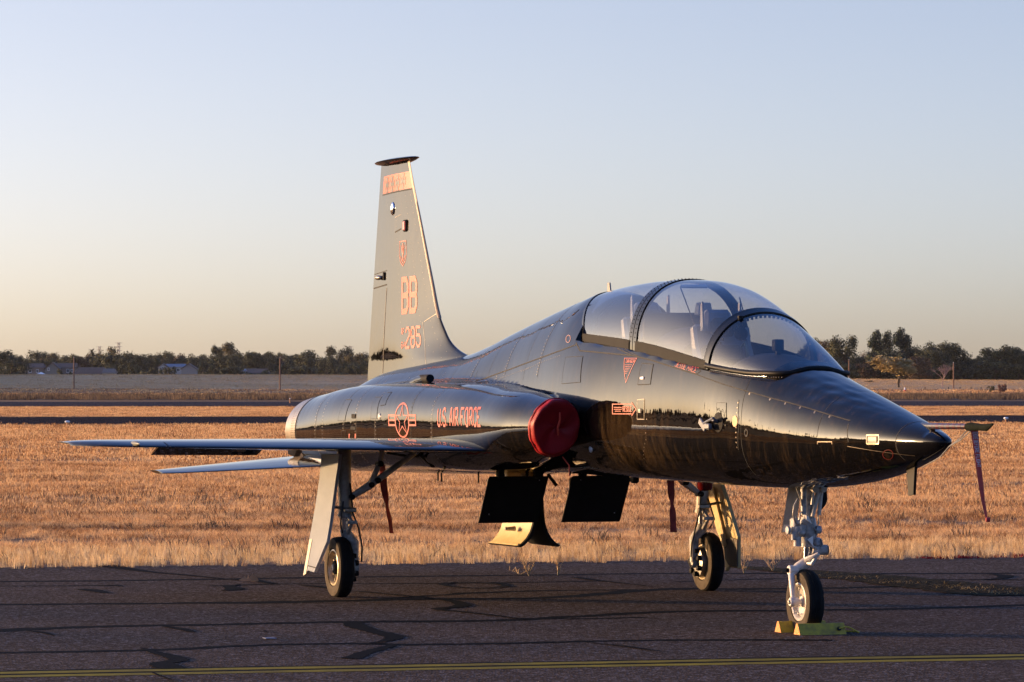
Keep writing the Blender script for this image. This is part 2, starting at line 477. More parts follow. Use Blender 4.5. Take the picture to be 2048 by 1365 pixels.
# taxiways
def band(name, v0l, v1l, v0r, v1r, material, z):
    a, b, c, d = G(-1400, v0l), G(-1400, v1l), G(3400, v1r), G(3400, v0r)
    a, d, b, c = a - (d - a) * 1.2, d + (d - a) * 1.2, b - (c - b) * 1.2, c + (c - b) * 1.2
    return sheet(name, [(p[0], p[1]) for p in (a, b, c, d)], z, material)
band('taxiway', 852, 837, 842, 829.5, TAXIM, .02)
band('runway', 814.3, 805.0, 812.2, 802.3, RUNM, .024)

# bitumen-filled joints and cracks lying on the apron
def smooth_line(pts, n=6):
    P = [np.array(p, float) for p in pts]; out = []
    for i in range(len(P) - 1):
        p0, p1, p2, p3 = P[max(i - 1, 0)], P[i], P[i + 1], P[min(i + 2, len(P) - 1)]
        for k in range(n):
            t = k / n
            out.append(.5 * ((2 * p1) + (-p0 + p2) * t + (2 * p0 - 5 * p1 + 4 * p2 - p3) * t * t + (-p0 + 3 * p1 - 3 * p2 + p3) * t ** 3))
    out.append(P[-1]); return out
def ground_ribbon(name, pxs, w, z, material, parent, jitter=.25, seed=0, n=8, wend=None):
    rr = random.Random(seed); P = [G(u, v)[:2] for u, v in pxs]; P = smooth_line(P, n)
    # subdivide long pieces
    Q = []
    for a, b in zip(P[:-1], P[1:]):
        k = max(1, int(np.linalg.norm(b - a) / .12)); Q += [a + (b - a) * i / k for i in range(k)]
    Q.append(P[-1]); rows = []
    wob = [rr.uniform(-1, 1) for _ in range(len(Q) + 4)]
    for i, p in enumerate(Q):
        t = Q[min(i + 1, len(Q) - 1)] - Q[max(i - 1, 0)]; t = t / (np.linalg.norm(t) + 1e-9); nn = np.array([-t[1], t[0]])
        f = i / max(1, len(Q) - 1); ww = w if wend is None else w + (wend - w) * f
        if isinstance(w, (list, tuple)):
            ff = f * (len(w) - 1); k = min(int(ff), len(w) - 2); ww = w[k] + (w[k + 1] - w[k]) * (ff - k)
        h = ww / 2 * (1 + jitter * wob[i]); h2 = ww / 2 * (1 + jitter * wob[i + 3])
        rows.append([(*(p + nn * h), z), (*(p - nn * h2), z)])
    m = MB(); m.grid(rows); return m.build(name, material, parent, 0)
k = 0
for pxs, w in (
    ([(-60, 1166), (200, 1164.5), (500, 1160), (780, 1156), (1024, 1153.5), (1300, 1150), (1480, 1149.5), (1700, 1150.5), (2110, 1149)], .045),
    ([(-60, 1213), (300, 1210), (600, 1206), (900, 1201), (1100, 1198), (1330, 1181), (1480, 1181), (1660, 1179), (1870, 1174)], .05),
    ([(-60, 1213), (300, 1210), (640, 1207), (1024, 1186), (1380, 1182)], .028),
    ([(0, 1263), (180, 1257), (460, 1252), (700, 1247), (1000, 1244), (1330, 1227), (1600, 1224), (1850, 1220), (2110, 1211)], .045),
    ([(-60, 1268), (80, 1262), (170, 1257)], .04), ([(1040, 1240), (1160, 1241), (1290, 1238)], .022),
    ([(-60, 1310), (150, 1307), (330, 1303), (520, 1294), (700, 1291), (820, 1293), (1024, 1290), (1250, 1285), (1480, 1283.5), (1665, 1284)], .035),
    ([(-60, 1175), (100, 1175), (240, 1173)], .022), ([(420, 1175), (560, 1171), (800, 1170), (1024, 1168), (1200, 1165)], .022),
    ([(1350, 1167), (1600, 1160), (2060, 1163)], .018), ([(900, 1190), (1024, 1186)], .02)):
    ground_ribbon('tar_seam', pxs, w * 4.6, .0112 + .0001 * k, TAR, apron, .3, k); k += 1
for pxs, w in (
    ([(205, 1133), (235, 1138), (300, 1147), (370, 1153), (440, 1160), (510, 1166)], (.55, .40, .22, .18, .12, .04)),
    ([(160, 1181), (185, 1184), (212, 1190)], (.15, .35, .12)), ([(200, 1175), (225, 1174), (245, 1176)], (.1, .25, .1)),
    ([(448, 1185), (470, 1181), (458, 1176), (480, 1172)], (.12, .35, .2, .08)), ([(490, 1158), (520, 1166), (545, 1171)], (.1, .2, .15)),
    ([(703, 1247), (712, 1255), (740, 1265), (775, 1273), (788, 1280), (765, 1287), (745, 1290), (785, 1294), (735, 1308), (702, 1322)], (.30, .34, .26, .30, .28, .12, .10, .14, .22, .30)),
    ([(284, 1300), (310, 1309), (345, 1318), (357, 1325), (325, 1331), (345, 1342)], (.05, .16, .24, .26, .3, .4)), ([(305, 1350), (345, 1365)], (.04, .05)),
    ([(330, 1257), (362, 1262), (385, 1268)], (.1, .22, .1)), ([(50, 1266), (78, 1268), (110, 1275)], (.05, .12, .04)),
    ([(715, 1186), (780, 1192), (850, 1199), (900, 1205), (925, 1215), (875, 1222), (930, 1228), (1000, 1236), (1060, 1244)], (.12, .14, .16, .2, .28, .2, .16, .12, .06)),
    ([(600, 1174), (640, 1177), (700, 1185)], (.1, .25, .1)),
    ([(1000, 1172), (940, 1168), (890, 1170), (900, 1176), (960, 1180), (1010, 1176), (1000, 1170), (985, 1168)], (.1, .14, .2, .16, .12, .16, .14, .1)),
    ([(1150, 1158), (1185, 1163), (1245, 1170), (1300, 1176)], (.22, .16, .1, .05)),
    ([(1172, 1289), (1240, 1296), (1290, 1303), (1325, 1308)], (.04, .10, .08, .03)),
    ([(1985, 1152), (2010, 1155), (2000, 1160), (1960, 1163)], (.2, .3, .2, .06)), ([(1810, 1160), (1900, 1163), (2060, 1161)], (.05, .07, .06)),
    ([(505, 1267), (530, 1268), (528, 1265)], (.05, .06, .03))):
    ground_ribbon('crack_filler', pxs, tuple(q * .5 for q in w), .0128 + .0001 * k, TAR, apron, .18, k, 10); k += 1
# twin yellow lines with a dark border
for v0, v1, w, mt, z in ((1352.5, 1316.5, .62, TAR, .0108), (1350, 1314, .19, YLINE, .0116), (1357.0, 1321.0, .19, YLINE, .0116)):
    ground_ribbon('yellow_line' if mt is YLINE else 'line_border', [(-1600, v0 + 28), (-200, v0 + 3.5), (1024, (v0 + v1) / 2), (2250, v1 - 3.5), (3600, v1 - 27)], w, z, mt, apron, .06, int(v0))
# broken-up strip of loose asphalt with dead grass in it
PATCHM = noise_ground('crumbled asphalt and straw', [(.008, .008, .007), (.030, .026, .018), (.16, .125, .065)], 14, (1.2, 4.5, 1), bump=1.0, bscale=25, rot=math.radians(20), spec=.01)
ground_ribbon('crumbled_strip', [(1440, 1134), (1560, 1143), (1680, 1153), (1790, 1164), (1920, 1178), (2070, 1194)], (.08, .45, .75, .85, .95, 1.0), .0160, PATCHM, apron, .12, 5)

# dark weed-grown ditch line in front of the rise, and the lit verge behind it
DITCHM = noise_ground('dark ditch weeds', [(.035, .026, .024), (.055, .040, .034), (.09, .06, .04)], .12, (1, 3, 1), bump=1, bscale=2)
m = MB(); a = []
for x in range(-260, 261, 10): a.append(x)
m.grid([[(x, 508 + 6 * math.sin(x * .07), .03) for x in a], [(x, 690 + 10 * math.sin(x * .05 + 1), .03) for x in a]])
tag(m.build('ditch', DITCHM, None, 0), kind='structure')

# ------------------------------------------------------------------ dry grass: real blades, scattered
def blade_mesh(name, n, h0, h1, spread, w, lean, seed, material, curl=.3):
    rr = random.Random(seed); m = MB()
    for i in range(n):
        a = rr.uniform(0, 6.283); d = spread * math.sqrt(rr.random()); x, y = d * math.cos(a), d * math.sin(a)
        h = rr.uniform(h0, h1); la = rr.uniform(0, 6.283); ll = lean * h * rr.random(); fa = rr.uniform(0, 3.14)
        dx, dy = math.cos(fa) * w / 2, math.sin(fa) * w / 2; lx, ly = math.cos(la) * ll, math.sin(la) * ll
        m.add([(x - dx, y - dy, -.01), (x + dx, y + dy, -.01), (x + lx * .4 + dx * .8, y + ly * .4 + dy * .8, h * .6), (x + lx * .4 - dx * .8, y + ly * .4 - dy * .8, h * .6), (x + lx * (1 + curl), y + ly * (1 + curl), h)], [(0, 1, 2, 3), (3, 2, 4)])
    o = bpy.data.objects.new(name, m.mesh(name, material, 0)); return o
def straw(name, c0, c1, c2, trans=.35):
    m = bpy.data.materials.new(name)
    n, l, p = nodes_of(m)
    oi = n.new('ShaderNodeObjectInfo'); ge = n.new('ShaderNodeNewGeometry')
    mp = n.new('ShaderNodeMapping'); mp.inputs['Scale'].default_value = (.07, .42, 0); mp.inputs['Rotation'].default_value = (0, 0, math.radians(-8))
    l.new(ge.outputs['Position'], mp.inputs['Vector'])
    nz = n.new('ShaderNodeTexNoise'); nz.inputs['Scale'].default_value = 1.0; nz.inputs['Detail'].default_value = 6; nz.inputs['Roughness'].default_value = .65
    l.new(mp.outputs[0], nz.inputs['Vector'])
    ad = n.new('ShaderNodeMath'); ad.operation = 'MULTIPLY_ADD'; ad.inputs[1].default_value = .45; l.new(oi.outputs['Random'], ad.inputs[0])
    sb = n.new('ShaderNodeMath'); sb.operation = 'SUBTRACT'; sb.inputs[1].default_value = .22; l.new(nz.outputs['Fac'], sb.inputs[0]); l.new(sb.outputs[0], ad.inputs[2])
    cr = n.new('ShaderNodeValToRGB'); e = cr.color_ramp.elements
    e[0].position, e[0].color = .33, (*c0, 1); e[1].position, e[1].color = .66, (*c2, 1); q = e.new(.47); q.color = (*c1, 1)
    l.new(ad.outputs[0], cr.inputs['Fac'])
    l.new(cr.outputs[0], p.inputs['Base Color']); p.inputs['Roughness'].default_value = .75; p.inputs['Specular IOR Level'].default_value = .2
    tr = n.new('ShaderNodeBsdfTranslucent'); l.new(cr.outputs[0], tr.inputs[0])
    mx = n.new('ShaderNodeMixShader'); mx.inputs[0].default_value = trans
    l.new(p.outputs[0], mx.inputs[1]); l.new(tr.outputs[0], mx.inputs[2]); l.new(mx.outputs[0], n['Material Output'].inputs[0])
    return m
STRAW = straw('dry straw', (.19, .085, .035), (.60, .305, .12), (.84, .54, .26))
STRAWP = straw('pale tall straw', (.46, .27, .11), (.76, .50, .23), (.88, .66, .36))
DWEED = straw('dark dead weeds', (.05, .036, .03), (.10, .07, .05), (.18, .12, .07))
def scatter(name, poly, dens, protos, seed, s0, s1, stretch=(.12, .6), thr=.0, zf=None, nx=60, ny=30, gain=1.6):
    """poly: four ground corners; blades instanced by geometry nodes on that patch"""
    P = [np.array(p, float) for p in poly]; m = MB(); rows = []
    for j in range(ny + 1):
        t = j / ny; a = P[0] + (P[3] - P[0]) * t; b = P[1] + (P[2] - P[1]) * t
        rows.append([(*(a + (b - a) * i / nx), (zf((a + (b - a) * i / nx)) if zf else .004)) for i in range(nx + 1)])
    m.grid(rows); o = m.build(name, STRAW, None, 0); tag(o, kind='stuff')
    ng = bpy.data.node_groups.new(name + '_nodes', 'GeometryNodeTree')
    ng.interface.new_socket('Geometry', in_out='INPUT', socket_type='NodeSocketGeometry'); ng.interface.new_socket('Geometry', in_out='OUTPUT', socket_type='NodeSocketGeometry')
    N, K = ng.nodes, ng.links
    gi, go = N.new('NodeGroupInput'), N.new('NodeGroupOutput')
    ds_ = N.new('GeometryNodeDistributePointsOnFaces'); ds_.inputs['Seed'].default_value = seed
    po = N.new('GeometryNodeInputPosition'); vm = N.new('ShaderNodeVectorMath'); vm.operation = 'MULTIPLY'; vm.inputs[1].default_value = (stretch[0], stretch[1], 1)
    K.new(po.outputs[0], vm.inputs[0])
    nz = N.new('ShaderNodeTexNoise'); nz.inputs['Scale'].default_value = 1.0; nz.inputs['Detail'].default_value = 4; K.new(vm.outputs[0], nz.inputs['Vector'])
    mr = N.new('ShaderNodeMapRange'); mr.inputs['From Min'].default_value = .40; mr.inputs['From Max'].default_value = .56; mr.inputs['To Min'].default_value = dens * thr; mr.inputs['To Max'].default_value = dens * gain
    K.new(nz.outputs['Fac'], mr.inputs['Value']); K.new(mr.outputs[0], ds_.inputs['Density'])
    K.new(gi.outputs[0], ds_.inputs['Mesh'])
    jn = N.new('GeometryNodeJoinGeometry')
    for pr in protos:
        oi = N.new('GeometryNodeObjectInfo'); oi.inputs['Object'].default_value = pr; oi.inputs['As Instance'].default_value = True; K.new(oi.outputs['Geometry'], jn.inputs[0])
    ip = N.new('GeometryNodeInstanceOnPoints'); ip.inputs['Pick Instance'].default_value = True
    K.new(ds_.outputs['Points'], ip.inputs['Points']); K.new(jn.outputs[0], ip.inputs['Instance'])
    rv = N.new('FunctionNodeRandomValue'); rv.data_type = 'FLOAT_VECTOR'; rv.inputs[0].default_value = (-.15, -.15, 0); rv.inputs[1].default_value = (.15, .15, 6.283); K.new(rv.outputs[0], ip.inputs['Rotation'])
    rs = N.new('FunctionNodeRandomValue'); rs.data_type = 'FLOAT'; rs.inputs[2].default_value = s0; rs.inputs[3].default_value = s1; rs.inputs['Seed'].default_value = seed + 3
    K.new(rs.outputs[1], ip.inputs['Scale']); K.new(ip.outputs[0], go.inputs[0])
    md = o.modifiers.new('scatter', 'NODES'); md.node_group = ng
    return o
tuft_a = [blade_mesh('tuft', 26, .02, .065, .13, .0045, 1.0, s, STRAW) for s in (1, 2, 3)]
tuft_t = [blade_mesh('tall_tuft', 20, .10, .24, .12, .006, .55, s, STRAWP) for s in (11, 12, 13)]
tuft_f = [blade_mesh('far_tuft', 28, .02, .062, .30, .008, 1.0, s, STRAW) for s in (21, 22)]
tuft_g = [blade_mesh('farther_tuft', 30, .02, .065, .6, .017, .9, s, STRAW) for s in (31, 32)]
weed = [blade_mesh('dark_weed', 26, .2, .9, .8, .06, .5, s, DWEED) for s in (41, 42)]
def E2(t, d): return edge_pt(t, d)[:2]
scatter('grass_verge', [E2(-26, .05), E2(27, .05), E2(27, 3.8), E2(-26, 3.8)], 62, tuft_t, 1, .16, .66, (.8, 1.6), .06, nx=40, ny=10)
scatter('grass', [E2(-27, 3.0), E2(28, 3.0), E2(34, 16), E2(-33, 16)], 60, tuft_a, 2, .5, 1.3, (.09, .5), .03, nx=40, ny=20)
scatter('grass', [E2(-33, 15), E2(34, 15), E2(48, 55), E2(-48, 55)], 26, tuft_f, 3, .5, 1.25, (.06, .36), .05, nx=40, ny=30)
a, b, c, d = G(-1700, 855.5), G(3700, 843.5), E2(48, 52), E2(-54, 52)
scatter('grass', [d[:2], c[:2], b[:2], a[:2]], 5, tuft_g, 4, .6, 1.3, (.03, .2), .1, nx=30, ny=40)
a, b, c, d = G(-1500, 838.5), G(3600, 829), G(3600, 812), G(-1500, 816)
scatter('grass', [a[:2], b[:2], c[:2], d[:2]], 2.5, tuft_g, 5, .5, 1.1, (.015, .1), .2, nx=30, ny=30)
scatter('ditch_weeds', [(-150, 512), (150, 512), (150, 690), (-150, 690)], .16, weed, 6, .5, 1.1, (.03, .06), .1, nx=20, ny=10)
scatter('verge_clumps', [E2(-12, -.35), E2(13, -.35), E2(13, .15), E2(-12, .15)], 26, tuft_t, 14, .2, .7, (1.1, 1.1), .0, nx=60, ny=3, zf=lambda p: .011)
straw_bits = [blade_mesh('straw_bits', 14, .006, .016, .20, .010, 6.0, s, straw('dull straw', (.04, .032, .016), (.10, .08, .04), (.20, .155, .08))) for s in (91, 92)]
scatter('strip_straw', [G(1470, 1137)[:2], G(2070, 1190)[:2], G(2070, 1199)[:2], G(1560, 1147)[:2]], 34, straw_bits, 16, .5, 1.2, (.8, 2.0), .45, nx=40, ny=4, zf=lambda p: .017)
small_weed = [blade_mesh('small_weed', 22, .03, .16, .16, .012, .9, s, DWEED) for s in (81, 82)]
scatter('dark_weeds', [E2(-13, .6), E2(14, .6), E2(18, 26), E2(-17, 26)], .9, small_weed, 15, .4, 1.1, (.15, .5), .0, nx=40, ny=20)
tuft_v = [blade_mesh('verge_tuft', 18, .06, .22, 1.2, .10, .6, s, STRAW) for s in (51, 52)]
scatter('grass', [(-160, 700), (160, 700), (160, 905), (-160, 905)], .22, tuft_v, 7, .6, 1.2, (.03, .1), .4, zf=lambda p: terrain(p[0], p[1]), nx=20, ny=20)
tuft_h = [blade_mesh('field_tuft', 18, .05, .18, 1.6, .12, .6, s, straw('grey straw', (.32, .20, .10), (.40, .26, .125), (.47, .32, .16))) for s in (61, 62)]
scatter('field_grass', [(-170, 905), (170, 905), (190, 1150), (-190, 1150)], .16, tuft_h, 8, .6, 1.2, (.02, .06), .3, zf=lambda p: terrain(p[0], p[1]), nx=20, ny=30)

# ------------------------------------------------------------------ trees
def leafmat(name, c0, c1, c2):
    m = bpy.data.materials.new(name); n, l, p = nodes_of(m)
    ge = n.new('ShaderNodeNewGeometry'); nz = n.new('ShaderNodeTexNoise'); nz.inputs['Scale'].default_value = .55; nz.inputs['Detail'].default_value = 4
    l.new(ge.outputs['Position'], nz.inputs['Vector'])
    cr = n.new('ShaderNodeValToRGB'); e = cr.color_ramp.elements
    e[0].position, e[0].color = .34, (*c0, 1); e[1].position, e[1].color = .68, (*c2, 1); q = e.new(.5); q.color = (*c1, 1)
    ad = n.new('ShaderNodeMath'); ad.operation = 'ADD'; l.new(nz.outputs['Fac'], ad.inputs[0])
    mr = n.new('ShaderNodeMapRange'); mr.inputs['To Min'].default_value = -.12; mr.inputs['To Max'].default_value = .12; l.new(ge.outputs['Random Per Island'], mr.inputs['Value']); l.new(mr.outputs[0], ad.inputs[1])
    l.new(ad.outputs[0], cr.inputs['Fac']); l.new(cr.outputs[0], p.inputs['Base Color']); p.inputs['Roughness'].default_value = .7; p.inputs['Specular IOR Level'].default_value = .2
    return m
LEAVES = {
 'green': leafmat('dark green leaves', (.026, .032, .016), (.050, .056, .025), (.095, .090, .036)),
 'olive': leafmat('olive leaves', (.048, .042, .018), (.10, .080, .030), (.17, .125, .048)),
 'brown': leafmat('browning leaves', (.048, .033, .020), (.095, .058, .030), (.15, .09, .044)),
 'pine': leafmat('pine needles', (.016, .026, .018), (.032, .046, .026), (.060, .074, .034)),
 'yellow': leafmat('yellowing leaves', (.20, .15, .06), (.34, .25, .10), (.46, .34, .14)),
 'red': leafmat('reddish leaves', (.08, .025, .02), (.14, .05, .035), (.18, .08, .05)),
}
BARK = mat('bark', (.055, .042, .034), .9, var=.3)
TWIG = mat('bare twigs', (.30, .19, .15), .9, var=.25)
def crown_mb(seed, lobes, leaf, shape='round', n_leaf=3600):
    """crown of height 1, base at 0: leaf-clump faces on and inside many uneven lobes"""
    rr = random.Random(seed); m = MB(); L_ = []
    for i in range(lobes):
        if shape == 'round':
            z = rr.uniform(.14, .88); rad = .43 * math.sin(math.pi * min(.97, z * .78 + .17)) ** .6; a = rr.uniform(0, 6.283); d = rad * math.sqrt(rr.random()); r = rr.uniform(.09, .19)
        elif shape == 'tall':
            z = rr.uniform(.10, .93); rad = .27 * min(1, (1.02 - z) * 1.9) ** .75; a = rr.uniform(0, 6.283); d = rad * math.sqrt(rr.random()); r = rr.uniform(.07, .14)
        elif shape == 'cone':
            z = rr.uniform(.10, .95); rad = .27 * (1.0 - z) + .02; a = rr.uniform(0, 6.283); d = rad * math.sqrt(rr.random()); r = .035 + .085 * (1 - z) * rr.uniform(.7, 1.2)
        elif shape == 'cypress':
            z = rr.uniform(.06, .93); rad = .055 * (1.05 - z); a = rr.uniform(0, 6.283); d = rad * rr.random(); r = .022 + .045 * (1 - z)
        elif shape == 'bush':
            z = rr.uniform(.2, .78); rad = .42; a = rr.uniform(0, 6.283); d = rad * math.sqrt(rr.random()); r = rr.uniform(.13, .23)
        L_.append((d * math.cos(a), d * math.sin(a), z, r))
    tot = sum(r * r for *_, r in L_)
    for (x, y, z, r) in L_:
        for k in range(int(n_leaf * r * r / tot)):
            v = Vector((rr.gauss(0, 1), rr.gauss(0, 1), rr.gauss(0, 1))).normalized(); q = r * (rr.random() ** .45) * rr.uniform(.85, 1.18)
            c = Vector((x, y, z)) + v * q; c.z = max(.03, c.z)
            nn = (v + Vector((rr.gauss(0, .5), rr.gauss(0, .5), rr.gauss(0, .5) + .3))).normalized()
            e1 = nn.cross(Vector((rr.gauss(0, 1), rr.gauss(0, 1), rr.gauss(0, 1)))).normalized(); e2 = nn.cross(e1)
            s = leaf * rr.uniform(.6, 1.35)
            m.add([c + e1 * s, c + e2 * s * .7 + nn * s * .3, c - e1 * s, c - e2 * s * .7], [(0, 1, 2), (0, 2, 3)])
    return m
def trunk_mb(seed, h=.55, r=.022, limbs=7, spread=.30):
    rr = random.Random(seed); m = MB(); m.tube([(0, 0, -.03), (.005, .005, h * .5), (.0, .01, h)], [r * 1.3, r, r * .5], 7)
    for i in range(limbs):
        z = h * rr.uniform(.35, .95); a = rr.uniform(0, 6.283); ln = spread * rr.uniform(.5, 1)
        m.tube([(0, 0, z), (math.cos(a) * ln * .5, math.sin(a) * ln * .5, z + .10), (math.cos(a) * ln, math.sin(a) * ln, z + .2)], [r * .5, r * .3, r * .1], 5)
    return m
CR = {}
def crown(kind, seed):
    key = (kind, seed)
    if key not in CR:
        sh, nl, lf, lb = {'round': ('round', 5600, .021, 30), 'tall': ('tall', 5400, .020, 40), 'cone': ('cone', 3200, .016, 34), 'cypress': ('cypress', 1200, .012, 22), 'bush': ('bush', 2400, .035, 14), 'thin': ('round', 1500, .018, 20)}[kind]
        CR[key] = crown_mb(seed, lb, lf, sh, nl)
    return CR[key]
CM = {}; TM = {}
def tree(name, x, y, h, wratio, kind, seed, leaf, label, group, z=None, cat='tree', base_trunk=True):
    zz = terrain(x, y) if z is None else z
    root = empty(name, (x, y, zz), label, cat, group, rz=random.Random(seed * 31 + int(x * 7)).uniform(0, 6.28))
    key = (kind, seed, leaf)
    if key not in CM: CM[key] = crown(kind, seed).mesh('crown', LEAVES[leaf], 0)
    c = bpy.data.objects.new('crown', CM[key]); COL.objects.link(c); c.parent = root; c.scale = (h * wratio, h * wratio, h)
    if seed not in TM: TM[seed] = trunk_mb(seed).mesh('trunk', BARK, 40)
    t = bpy.data.objects.new('trunk', TM[seed]); COL.objects.link(t); t.parent = root; t.scale = (h * max(.5, wratio * .8), h * max(.5, wratio * .8), h)
    return root
def tree_px(u, vtop, wpx, D, kind, seed, leaf, label, group, name='tree', vbase=None, **k):
    """tree at photo column u, at distance D, reaching photo row vtop and wpx wide"""
    x = AT(u, D); z0 = terrain(x, D); ztop = CAM_H + (772 - vtop) / FPX * D
    h = ztop - z0; nat = {'round': .98, 'tall': .66, 'cone': .66, 'cypress': .19, 'bush': 1.15, 'thin': .98}[kind]
    return tree(name, x, D, h, 1.42 * (wpx / FPX * D) / (h * nat), kind, seed, leaf, label, group, **k)
GL_ = 'trees behind the houses on the far rise'
lefts = [
 (22, 698, 66, 1500, 'round', 1, 'green', 'broad dark round tree at the far left edge, left of the tan house'),
 (76, 701, 48, 1720, 'round', 2, 'green', 'tall dark tree rising right behind the tan flat-sided house'),
 (108, 704, 42, 1700, 'round', 3, 'olive', 'olive tree rising over the roof of the gabled house'),
 (138, 707, 44, 1690, 'round', 4, 'green', 'dark tree just left of the left utility pole top'),
 (165, 708, 40, 1690, 'round', 5, 'brown', 'brownish tree just right of the left utility pole'),
 (205, 697, 36, 1750, 'thin', 6, 'olive', 'thin open tree next to the palm, sky showing through its crown'),
 (226, 692, 34, 1760, 'tall', 7, 'olive', 'tall olive tree under the lattice pylon'),
 (246, 704, 58, 1560, 'round', 8, 'green', 'wide dark green tree right of the lattice pylon'),
 (290, 710, 46, 1650, 'round', 9, 'brown', 'reddish brown tree left of the two cypresses'),
 (306, 705, 8, 1590, 'cypress', 1, 'pine', 'taller left one of the two thin cypresses'),
 (315, 710, 8, 1595, 'cypress', 1, 'pine', 'shorter right one of the two thin cypresses'),
 (330, 702, 34, 1690, 'round', 2, 'olive', 'olive tree behind the white house gable'),
 (362, 706, 46, 1700, 'round', 1, 'brown', 'brown-green tree above the blue solar roof'),
 (396, 706, 34, 1720, 'round', 4, 'green', 'green tree just right of the grey gabled house'),
 (404, 722, 30, 1500, 'cone', 1, 'pine', 'dark conifer right beside the grey gabled house'),
 (424, 719, 32, 1495, 'cone', 2, 'pine', 'darkest wide conifer left of the two tallest trees'),
 (434, 690, 32, 1640, 'tall', 3, 'green', 'tall green tree, left one of the tallest pair'),
 (459, 683, 34, 1630, 'tall', 4, 'olive', 'tallest olive tree on the left skyline'),
 (482, 704, 40, 1600, 'round', 5, 'green', 'green tree to the right of the tallest olive tree'),
 (505, 713, 40, 1700, 'round', 6, 'olive', 'low olive tree above the small blue roof'),
 (540, 709, 46, 1650, 'round', 7, 'brown', 'brown tree left of the right utility pole'),
 (580, 711, 44, 1680, 'round', 8, 'brown', 'brown tree right of the right utility pole'),
 (626, 695, 60, 1520, 'round', 9, 'green', 'large dark tree between the right utility pole and the jet fin'),
 (676, 690, 50, 1620, 'round', 3, 'olive', 'bright-topped olive tree left of the jet fin'),
 (716, 705, 44, 1600, 'round', 2, 'olive', 'olive tree touching the left edge of the jet fin'),
 (654, 712, 44, 1490, 'round', 4, 'green', 'low dark tree in front of the bright-topped olive tree'),
 (700, 722, 44, 1480, 'bush', 5, 'green', 'low dark bushy tree at the foot of the fin side trees'),
 (468, 726, 52, 1480, 'bush', 3, 'green', 'low dark shrubby tree under the tallest olive tree'),
 (262, 726, 40, 1470, 'bush', 2, 'green', 'low dark shrubby tree right of the small grey roof'),
 (338, 731, 22, 1430, 'bush', 4, 'green', 'small dark tree in front of the white house'),
 (120, 735, 14, 1440, 'bush', 5, 'green', 'small round shrub in front of the gabled house'),
 (139, 741, 10, 1440, 'bush', 6, 'green', 'tiny shrub at the corner of the gabled house'),
 (290, 733, 30, 1450, 'bush', 7, 'green', 'low shrub under the two thin cypresses'),
 (318, 735, 18, 1445, 'bush', 8, 'green', 'small low shrub left of the white house gable'),
 (610, 728, 60, 1470, 'bush', 1, 'green', 'low dark thicket right of the long brown roof'),
 (545, 735, 40, 1500, 'bush', 9, 'green', 'low dark thicket in front of the long brown roof'),
]
for a in lefts: tree_px(*a, GL_)
hid = [(u, 700 + (i * 37 % 16), 58, 1500 + (i * 53 % 180), 'round', 1 + i % 9, ('green', 'olive', 'brown')[i % 3]) for i, u in enumerate(range(765, 1600, 48))]
for a in hid: tree_px(*a, 'tree of the far skyline hidden behind the jet', 'trees hidden behind the jet')
GR = 'trees of the wood on the right'
rights = [
 (1628, 674, 36, 1190, 'round', 1, 'green', 'dark tree just above the windshield edge'),
 (1664, 677, 52, 1180, 'round', 2, 'brown', 'brown-topped round tree right of the windshield'),
 (1690, 668, 52, 1175, 'round', 3, 'green', 'large round tree above the pole that stands by the jet nose'),
 (1668, 712, 60, 1150, 'bush', 3, 'green', 'low dark undergrowth tree below the brown-topped tree'),
 (1728, 700, 34, 1190, 'thin', 4, 'brown', 'small brown tree in the dip left of the two pines'),
 (1735, 722, 44, 1150, 'bush', 4, 'brown', 'low brown thicket left of the two pines'),
 (1752, 661, 34, 1160, 'tall', 5, 'pine', 'left stem of the twin-topped left pine'),
 (1772, 663, 30, 1165, 'tall', 6, 'pine', 'right stem of the twin-topped left pine'),
 (1805, 655, 44, 1158, 'tall', 1, 'pine', 'tallest pine on the right skyline'),
 (1762, 700, 52, 1150, 'round', 7, 'pine', 'dark lower growth under the twin-topped pine'),
 (1836, 690, 40, 1185, 'round', 8, 'green', 'small green tree right of the tallest pine'),
 (1834, 709, 50, 1120, 'round', 9, 'brown', 'brown round tree behind the olive roadside tree'),
 (1862, 699, 60, 1150, 'round', 2, 'green', 'mid green round tree left of the bare tree'),
 (1885, 682, 66, 1180, 'round', 4, 'green', 'broad ragged dark tree above the bare tree'),
 (1906, 686, 44, 1185, 'round', 6, 'green', 'ragged dark tree behind the far right pole'),
 (1928, 704, 30, 1190, 'thin', 5, 'green', 'loose see-through dark tree right of the far right pole'),
 (1915, 722, 50, 1165, 'bush', 6, 'green', 'low dark undergrowth behind the far right pole'),
 (1948, 704, 26, 1185, 'thin', 7, 'green', 'thin see-through tree in the gap of the right wood'),
 (1952, 732, 34, 1160, 'bush', 8, 'green', 'low undergrowth in the gap of the right wood'),
 (1975, 696, 40, 1170, 'tall', 8, 'pine', 'dark pointed tree at the left end of the far right clump'),
 (2002, 688, 62, 1165, 'round', 1, 'green', 'largest tree of the far right clump'),
 (2026, 692, 52, 1170, 'round', 5, 'green', 'round tree second from the right frame edge'),
 (2052, 700, 50, 1165, 'round', 3, 'green', 'dark tree cut by the right frame edge'),
 (1990, 720, 60, 1145, 'bush', 2, 'green', 'low dark growth at the foot of the far right clump'),
 (2038, 722, 56, 1140, 'bush', 5, 'green', 'low dark growth at the right frame edge'),
 (1796, 716, 60, 1145, 'bush', 9, 'green', 'low dark growth behind the olive roadside tree'),
 (1875, 724, 60, 1140, 'bush', 7, 'green', 'low dark growth behind the bare tree'),
 (1700, 724, 44, 1145, 'bush', 1, 'green', 'low dark growth right of the pole by the jet nose'),
]
for a in rights: tree_px(*a, GR)
